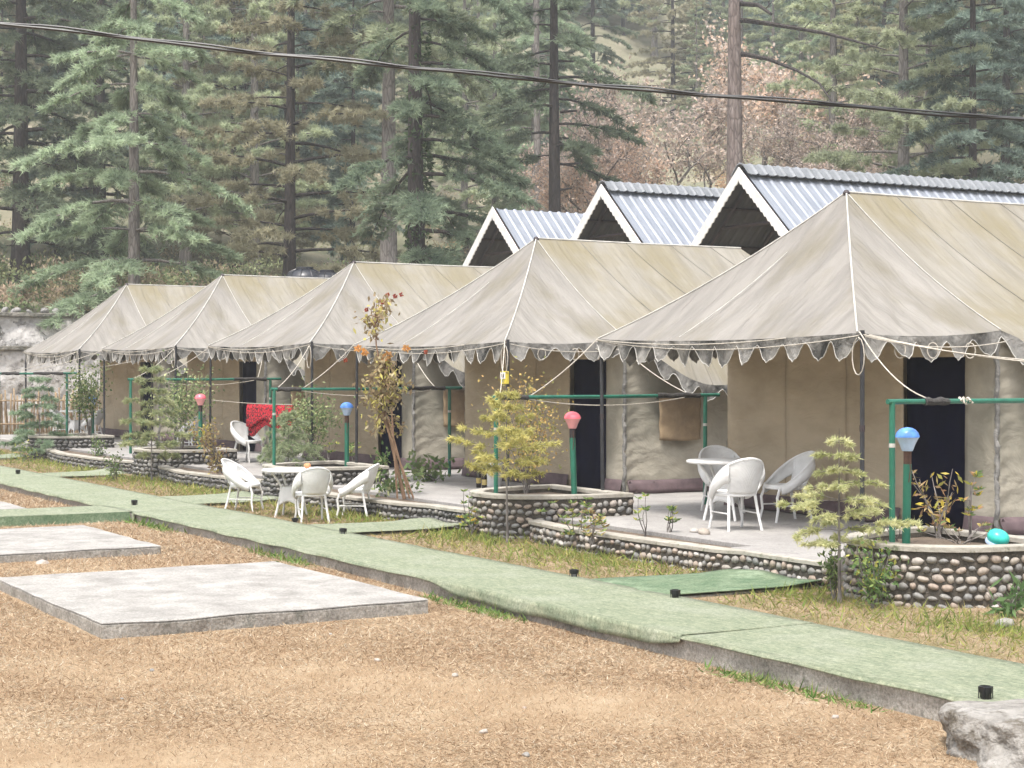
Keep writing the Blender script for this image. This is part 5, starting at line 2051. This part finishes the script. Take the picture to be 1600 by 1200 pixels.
sapling(61, 1.72, .72, .34, SAP1, 1312, 942, LAWN, 'conifer_sapling', 'pale green young conifer with a thin bare stem beside the pebbled planter', nb=32, droop=.25, twig=26)
sapling(62, 2.10, .82, .40, SAP2, 793, 848, LAWN, 'conifer_sapling', 'yellow green young conifer in front of the planter with the red lamp', nb=28, nl=.085, nw=.015, droop=.1, rise=.4, twig=20)
sapling(63, 1.05, .78, .05, SAP3, 450, 726, RIM - .06, 'conifer_sapling', 'feathery weeping young conifer in the planter behind the lawn table', nb=36, nl=.09, nw=.016, droop=.75, rise=.55, twig=16)
sapling(64, 2.45, .95, .22, SAP4, 237, 753, LAWN, 'conifer_sapling', 'tall yellow green young conifer in front of the dark planter', nb=36, nl=.11, nw=.020, twig=14, droop=.3)
sapling(65, 2.2, 1.05, .10, SAP5, 62, 718, LAWN, 'conifer_sapling', 'blue green young conifer in front of the bamboo fence', nb=36, nl=.12, nw=.024, twig=14, droop=.3)


def shrub(seed, H, spread, nstem, nleaf, ln, wd, cols, rosette=True, stem_r=.008, low=.25, fill=False, bend=.25):
    rng = np.random.default_rng(seed)
    m = MB()
    PS, DS = [], []
    per = max(1, nleaf // nstem)
    for i in range(nstem):
        az = rng.uniform(0, 6.28)
        sp = spread * rng.uniform(.2, 1)
        h = H * rng.uniform(.6, 1)
        pts = [Vector((math.cos(az) * sp * t ** 1.3 + bend * .1 * math.sin(t * 5 + i), math.sin(az) * sp * t ** 1.3 + bend * .1 * math.cos(t * 4 + i), h * t)) for t in np.linspace(0, 1, 6)]
        m.tube(pts, [stem_r * (1 - .6 * t) for t in np.linspace(0, 1, 6)], 5, cap=False)
        if rosette:
            nr = max(1, per // 9)
            for k in range(nr):
                t = 1 - (k / nr) * (1 - low)
                c = pts[0].lerp(pts[-1], t) if t < .99 else pts[-1]
                c = np.array(pts[min(5, int(t * 5))].lerp(pts[min(5, int(t * 5) + 1)], t * 5 % 1)) if t < 1 else np.array(pts[-1])
                off = rng.normal(size=3) * np.array((1, 1, .3)) * spread * .25 * (1 if k else 0)
                for q in range(9):
                    an = q * 2.4 + rng.uniform(-.3, .3)
                    PS.append(c + off)
                    DS.append((math.cos(an), math.sin(an), rng.uniform(.05, .9)))
                if k:
                    m.tube([Vector(c), Vector(c + off)], [stem_r * .5, stem_r * .3], 4, cap=False)
        else:
            for q in range(per):
                t = rng.uniform(low, 1)
                k = min(4, int(t * 5))
                c = np.array(pts[k].lerp(pts[k + 1], t * 5 - k))
                j = rng.normal(size=3) * spread * (.30 if fill else .10)
                PS.append(c + j)
                DS.append(rng.normal(size=3) + np.array((0, 0, .2)))
    P, D = np.array(PS), np.array(DS, dtype=float)
    n = len(P)
    V = leaf_quads(P, D, ln * rng.uniform(.7, 1.2, n), wd * rng.uniform(.7, 1.2, n), rng)
    C = np.array(cols)[rng.integers(len(cols), size=n)] * rng.uniform(.7, 1.3, (n, 1))
    return m, V, C


RHO = [(0.195, 0.285, 0.105), (0.3, 0.375, 0.135), (0.135, 0.21, 0.083), (0.45, 0.42, 0.12)]
DRYL = [(.34, .25, .14), (.42, .33, .17), (.28, .19, .11), (.48, .40, .16)]
GRN = [(0.104, 0.169, 0.065), (0.156, 0.221, 0.091), (0.208, 0.26, 0.104)]
YEL = [(.50, .42, .07), (.42, .36, .10), (.30, .30, .08), (.48, .30, .16)]
SH = 'shrubs along the planters and walls'


def sh(gen, label, px, py, z, cat='shrub', bark='bark_grey', name='leafy_shrub', rot=0.0, group=SH, scale=1.0):
    p = at(px, py, z)
    p.z -= .02
    return plant_from(gen, name, label, cat, p, bark, group, rot, scale, crown='foliage')


sh(shrub(1, .95, .30, 4, 190, .085, .030, RHO), 'glossy shrub on thin stems in front of the red lamp', 903, 862, LAWN)
sh(shrub(2, .42, .30, 6, 260, .07, .026, RHO + DRYL), 'bushy half dry shrub against the planter with the red lamp', 925, 848, .25)
sh(shrub(3, .55, .14, 3, 80, .075, .026, RHO), 'small glossy shrub in the bed by the drooping tent flap', 1006, 838, PATIO - .05)
sh(shrub(4, .36, .13, 5, 130, .07, .024, RHO), 'small yellowish shrub in the bed in front of the wicker table', 1045, 838, PATIO - .05)
sh(shrub(5, .68, .14, 2, 60, .07, .026, RHO), 'tall thin shrub at the corner of the planter by the bottles', 731, 838, LAWN)
sh(shrub(6, .36, .20, 7, 150, .08, .028, RHO + [(.45, .30, .06)]), 'low shrub with some orange leaves at the foot of the planter', 738, 838, LAWN)
sh(shrub(7, .66, .24, 9, 480, .07, .028, GRN + RHO, rosette=False, fill=True), 'dense dark green shrub at the foot of the planter with the teal globe', 1362, 950, LAWN)
sh(shrub(8, .62, .10, 4, 260, .065, .022, GRN, rosette=False, fill=True), 'narrow dark shrub behind the pale sapling stem', 1302, 938, LAWN)
sh(shrub(9, .30, .26, 12, 80, .22, .045, [(.09, .16, .06), (.13, .21, .09)], rosette=False, low=.1), 'low plant with long strap leaves beside the pebbled planter', 1577, 962, LAWN)
sh(shrub(10, .80, .42, 7, 130, .11, .032, YEL + DRYL, stem_r=.010, rosette=False), 'withered yellow leaved plant in the planter behind the blue lamp', 1468, 840, RIM - .08)
sh(shrub(11, .72, .16, 3, 95, .08, .035, YEL + GRN, stem_r=.010), 'young shrub with yellow leaf tips beside the withered plant', 1512, 848, RIM - .08)
sh(shrub(12, .24, .35, 8, 120, .07, .03, GRN + DRYL), 'low mixed leaves growing in the planter under the blue lamp', 1500, 852, RIM - .08)
sh(shrub(13, .24, .12, 3, 50, .06, .03, GRN), 'tiny green shrub on the planter rim beside the green post', 1398, 845, RIM - .08)
AUT = [(0.45, 0.325, 0.125), (0.525, 0.338, 0.15), (0.325, 0.3, 0.112), (0.575, 0.413, 0.163), (0.25, 0.263, 0.1)]
sh(shrub(14, 1.75, .52, 10, 1500, .055, .032, AUT, rosette=False, fill=True, low=.35), 'bushy shrub with orange brown leaves behind the yellow green conifer', 822, 771, RIM - .08)
BUSH = [(0.18, 0.24, 0.112), (0.285, 0.33, 0.165), (0.405, 0.42, 0.225), (0.135, 0.18, 0.09)]
sh(shrub(15, 1.45, .55, 10, 1500, .075, .038, BUSH, rosette=False, fill=True, low=.55), 'round topped green bush in the planter beside the red blanket', 487, 722, RIM - .08)
sh(shrub(16, 1.7, .60, 10, 1300, .085, .045, BUSH, rosette=False, fill=True, low=.6), 'round green bush behind the tall yellow green conifer', 284, 704, RIM - .08)
sh(shrub(17, 1.9, .55, 10, 1300, .09, .05, GRN + BUSH, rosette=False, fill=True, low=.5), 'dark green bush beside the blue lamp near the bamboo fence', 140, 684, RIM - .08)
sh(shrub(18, 1.15, .26, 8, 500, .08, .036, DRYL + [(.30, .20, .14)], rosette=False, fill=True, low=.1, stem_r=.014), 'dry brown bush leaning out of the dark planter', 345, 740, .35, rot=2.0).rotation_euler = (.12, -.32, 0)
sh(shrub(19, .55, .28, 6, 220, .08, .04, YEL, rosette=False, fill=True, low=.4), 'yellow leaved shrub under the small pinkish red lamp', 318, 697, RIM - .08)
sh(shrub(20, .62, .22, 6, 200, .075, .03, GRN, rosette=False, fill=True), 'dark shrub at the foot of the tall yellow green conifer', 180, 750, LAWN)
sh(shrub(21, .7, .2, 6, 220, .08, .03, GRN, rosette=False, fill=True), 'dark leafy shrub beside the small dark planter', 152, 728, LAWN)
sh(shrub(22, .5, .3, 6, 180, .08, .03, RHO, rosette=False, fill=True), 'small shrubs beside the blue green conifer', 38, 722, LAWN)
sh(shrub(23, .48, .16, 4, 110, .07, .03, RHO), 'light green shrub at the foot of the blue lamp behind the lawn chairs', 553, 724, RIM - .08)
sh(shrub(24, .40, .14, 4, 90, .07, .03, RHO), 'small light shrub in the planter beside the feathery conifer', 513, 724, RIM - .08)
sh(shrub(25, .36, .42, 10, 260, .11, .06, GRN + BUSH, rosette=False, fill=True), 'leafy low plants in the bed around the dry tree', 612, 778, PATIO - .08)
sh(shrub(26, .30, .5, 10, 200, .13, .08, [(.17, .25, .11), (.22, .28, .13)], rosette=False, fill=True), 'creeping plant with broad leaves against the tent wall', 680, 752, PATIO)
sh(shrub(27, .55, .18, 4, 160, .09, .05, GRN, rosette=False, fill=True), 'green shrub between the dry tree and the tent door', 598, 742, PATIO)

# the staked dry tree: stem, curled dry leaves, orange blossoms, stakes
p = at(640, 782, PATIO - .06)
t = bpy.data.objects.new('dry_tree', None); col.objects.link(t); t.location = p
tag(t, 'thin tree with curled dry leaves and a few orange blossoms, tied to stakes', 'tree')
K = 1 / (FPX / p.y)


def loc2(x, y, dy=0.0):
    return Vector(((x - 640) * K, dy, (782 - y) * K))


m = MB(); m.tube([loc2(632, 780), loc2(618, 720, .05), loc2(602, 650, .05), loc2(598, 590), loc2(588, 540), loc2(585, 490)], [.03, .028, .024, .018, .012, .006], 7)
rng = np.random.default_rng(77)
tips = []
for i in range(26):
    y = 600 + 60 * rng.random() if i < 14 else 480 + 110 * rng.random()
    s0 = loc2(600 - (y < 560) * 10, y)
    e_ = s0 + Vector((rng.normal() * .24, rng.normal() * .2, rng.uniform(.0, .35) if i % 2 else rng.uniform(-.3, .1)))
    m.tube([s0, s0.lerp(e_, .5) + Vector((0, 0, .05)), e_], [.010, .007, .003], 4, cap=False)
    tips += [s0.lerp(e_, q) for q in (.4, .6, .8, 1.0)]
top = loc2(585, 490)
for (x, y) in ((607, 465), (620, 463), (575, 480), (590, 470), (560, 500)):
    e_ = loc2(x, y)
    m.tube([top - Vector((0, 0, .2)), top.lerp(e_, .5), e_], [.008, .006, .003], 4, cap=False)
m.obj('trunk', 'stake_wood', t)
T = np.array([tuple(q) for q in tips])
n = 1200
idx = rng.integers(len(T), size=n)
P = T[idx] + rng.normal(size=(n, 3)) * np.array((.06, .06, .08))
D = rng.normal(size=(n, 3)) * np.array((.7, .7, .4)) + np.array((0, 0, -.7))
V = leaf_quads(P, D, rng.uniform(.06, .13, n), rng.uniform(.03, .055, n), rng)
link('dry_leaves', tri_mesh('dry_leaves', V, 'leaves', np.array([(.36, .28, .17), (.45, .38, .24), (.25, .18, .11), (.50, .44, .15)])[rng.integers(4, size=n)] * rng.uniform(.7, 1.25, (n, 1)), quads=True), t)
for (x, y, c) in ((635, 545, 0), (570, 550, 0), (541, 563, 1), (607, 555, 0), (665, 550, 1), (606, 461, 1), (618, 463, 1), (627, 460, 1), (598, 472, 1), (573, 484, 1), (594, 483, 0), (560, 545, 0), (600, 560, 0)):
    n = 26
    c0 = np.array(loc2(x, y, rng.uniform(-.1, .1)))
    u = unit(rng.normal(size=(n, 3)))
    s_ = .055 if c == 0 else .032
    V = leaf_quads(np.repeat(c0[None], n, 0) + u * s_ * .2, u, np.full(n, s_ * 1.2), np.full(n, s_ * .9), rng)
    cc_ = np.array([(.62, .30, .10), (.66, .38, .18)] if c == 0 else [(.36, .07, .05), (.42, .14, .08)])[rng.integers(2, size=n)]
    link('blossom', tri_mesh('blossom', V, 'leaves', cc_, quads=True), t)
for (x0, y0, x1, y1) in ((648, 780, 600, 655), (641, 778, 606, 650), (622, 778, 612, 640)):
    m = MB(); m.tube([loc2(x0, y0, -.15), loc2(x1, y1, -.03)], .016, 6)
    o = m.obj('wooden_stake', 'stake_wood'); o.location = p
    tag(o, 'brown wooden stake leaning against the dry tree', 'stake', 'stakes holding the dry tree')

# ------------------------------------------------------------------ lawn: dry blades and weeds
def blades(name, label, n, region, cols, ln, lay, dens=None, seed=0, wid=.006):
    rng = np.random.default_rng(seed)
    a = rng.uniform(region[0], region[1], n * 2)
    b = rng.uniform(region[2], region[3], n * 2)
    keep = np.ones(len(a), bool)
    for (a0, a1, b0, b1) in ((-4.25, -.23, -8.55, -5.2), (-9.85, -6.4, -9.65, -5.8), (-16.95, -13.15, -9.65, -5.7), (-12.75, -11.2, -14, -4.5)):
        keep &= ~((a > a0) & (a < a1) & (b > b0) & (b < b1))
    for (a0, a1, b1) in BRANCH:
        keep &= ~((a > a0 - .05) & (a < a1 + .05) & (b > -3.4) & (b < -1.2))
    x = OX + a * EA[0] + b * EB[0]
    y = OY + a * EA[1] + b * EB[1]
    keep &= (np.abs(x / y) < .33) & (y > 8)
    keep &= rng.random(len(a)) < np.clip((13.5 / y) ** 1.3, 0, 1)      # thin out with distance
    if dens:
        keep &= rng.random(len(a)) < dens(a, b)
    a, b, x, y = a[keep][:n], b[keep][:n], x[keep][:n], y[keep][:n]
    k = len(a)
    z = np.where(b > -4, LAWN, np.array([fore(q) for q in a]))
    P = np.stack([x, y, z - .004], 1)
    D = rng.normal(size=(k, 3))
    D[:, 2] = np.abs(D[:, 2]) * lay
    s_ = np.clip((y / 13), .8, 2.2)
    V = needle_tris(P, D, ln * rng.uniform(.5, 1.4, k) * s_ ** .6, wid * rng.uniform(.6, 1.4, k) * s_, rng)
    V.reshape(-1, 3, 3)[:, 2, 2] = np.maximum(V.reshape(-1, 3, 3)[:, 2, 2], np.repeat(z[:, None], 1, 1)[:, 0] + .006)
    C = np.array(cols)
    sel = (np.clip(rng.normal(.5, .24, k) + .10 * np.sin(a * 2.1 + 1.3 * np.sin(b * 1.7)) * np.sin(b * 1.9 + a * .6), 0, .999) * len(C)).astype(int)
    o = link(name, tri_mesh(name, V, 'blades', C[sel] * rng.uniform(.75, 1.25, (k, 1))))
    tag(o, label, 'grass', kind='stuff')


STRAW = [(0.236, 0.155, 0.096), (0.349, 0.245, 0.157), (0.437, 0.329, 0.219), (0.506, 0.405, 0.288), (0.542, 0.472, 0.368)]
blades('grass', 'dry straw coloured grass of the open lawn', 420000, (-22, 9.5, -11.5, -4.66), STRAW, .05, .4, seed=1, wid=.007)
MIX = [(0.17, 0.193, 0.071), (0.255, 0.228, 0.097), (0.323, 0.245, 0.141), (0.391, 0.293, 0.19), (0.425, 0.35, 0.265)]
blades('grass', 'yellow green grass strip between the path and the planters', 60000, (-34, 9, -3.24, -1.0), MIX, .06, .7, seed=2)


def weed_dens(a, b):
    return np.clip(.15 + .85 * np.exp(-((b + 1.95) / .38) ** 2) * (np.sin(a * 1.9) * .4 + .6), 0, 1)


blades('grass', 'fresh green weeds at the foot of the planters', 38000, (-34, 9, -2.9, -1.3), [(.13, .19, .05), (.20, .26, .07), (.28, .30, .09), (.36, .32, .12)], .10, 1.0, weed_dens, seed=3, wid=.011)


def kerb_dens(a, b):
    return np.exp(-((b + 4.74) / .09) ** 2) * np.clip(np.sin(a * 1.3 + 2) + .2 * np.sin(a * 5), 0, 1)


blades('grass', 'green weeds growing along the kerb of the path', 9000, (-13, 8, -5.1, -4.64), [(.10, .19, .05), (.17, .26, .08), (.25, .28, .10)], .09, 1.0, kerb_dens, seed=4, wid=.016)
# small stones and leaves littered on the lawn
rnd = random.Random(3)
for i in range(16):
    a, b = rnd.uniform(-6, 7.5), rnd.uniform(-9.5, -5)
    if -4 < a < .1 and -8.7 < b < -5.2 or -9.9 < a < -6.4:
        continue
    s_ = rnd.uniform(.012, .028)
    o = link('pebble_stone', rnd.choice(PEB_ME['pebble']), None, R(a, b, fore(a) + s_ * .3), (0, 0, rnd.uniform(0, 6)), (s_ * 1.3, s_, s_ * .7))
    tag(o, 'small loose stone lying on the dry lawn', 'stone', 'loose stones on the dry lawn')
for i, (x, y, s_) in enumerate(((1570, 975, .07), (1395, 855, .06), (1100, 832, .07), (1085, 830, .05), (1545, 912, .05), (66, 884, .10))):
    o = link('pale_stone', rnd.choice(PEB_ME['pebble']), None, at(x, y, (LAWN if x > 1400 else PATIO if x > 1000 else FORE) + s_ * .3), (0, 0, i), (s_ * 1.3, s_, s_ * .8))
    tag(o, ('pale stone on the grass by the strap leaved plant', 'pale stone near the planter rim with the green post', 'pale stone in the bed in front of the wicker chairs', 'smaller pale stone in the bed in front of the wicker chairs',
            'flat stone on the lawn beside the path carpet', 'flat pale stone on the dry lawn beside the second platform')[i], 'stone')

# ------------------------------------------------------------------ haze
m = MB(); m.box(-420, 420, -230, 520, -12, 175)
hz = m.obj('haze', 'canvas_grey', smooth=False)
hz.data.materials.clear()
hm = bpy.data.materials.new('haze')
hm.use_nodes = True
nt = hm.node_tree
nt.nodes.remove(nt.nodes['Principled BSDF'])
pv = nt.nodes.new('ShaderNodeVolumePrincipled')
pv.inputs['Color'].default_value = (.86, .90, .96, 1)
pv.inputs['Density'].default_value = 0.0008
pv.inputs['Anisotropy'].default_value = 0.2
nt.links.new(pv.outputs[0], nt.nodes['Material Output'].inputs['Volume'])
hz.data.materials.append(hm)
tag(hz, 'thin pale haze hanging in the valley air', 'haze', kind='stuff')
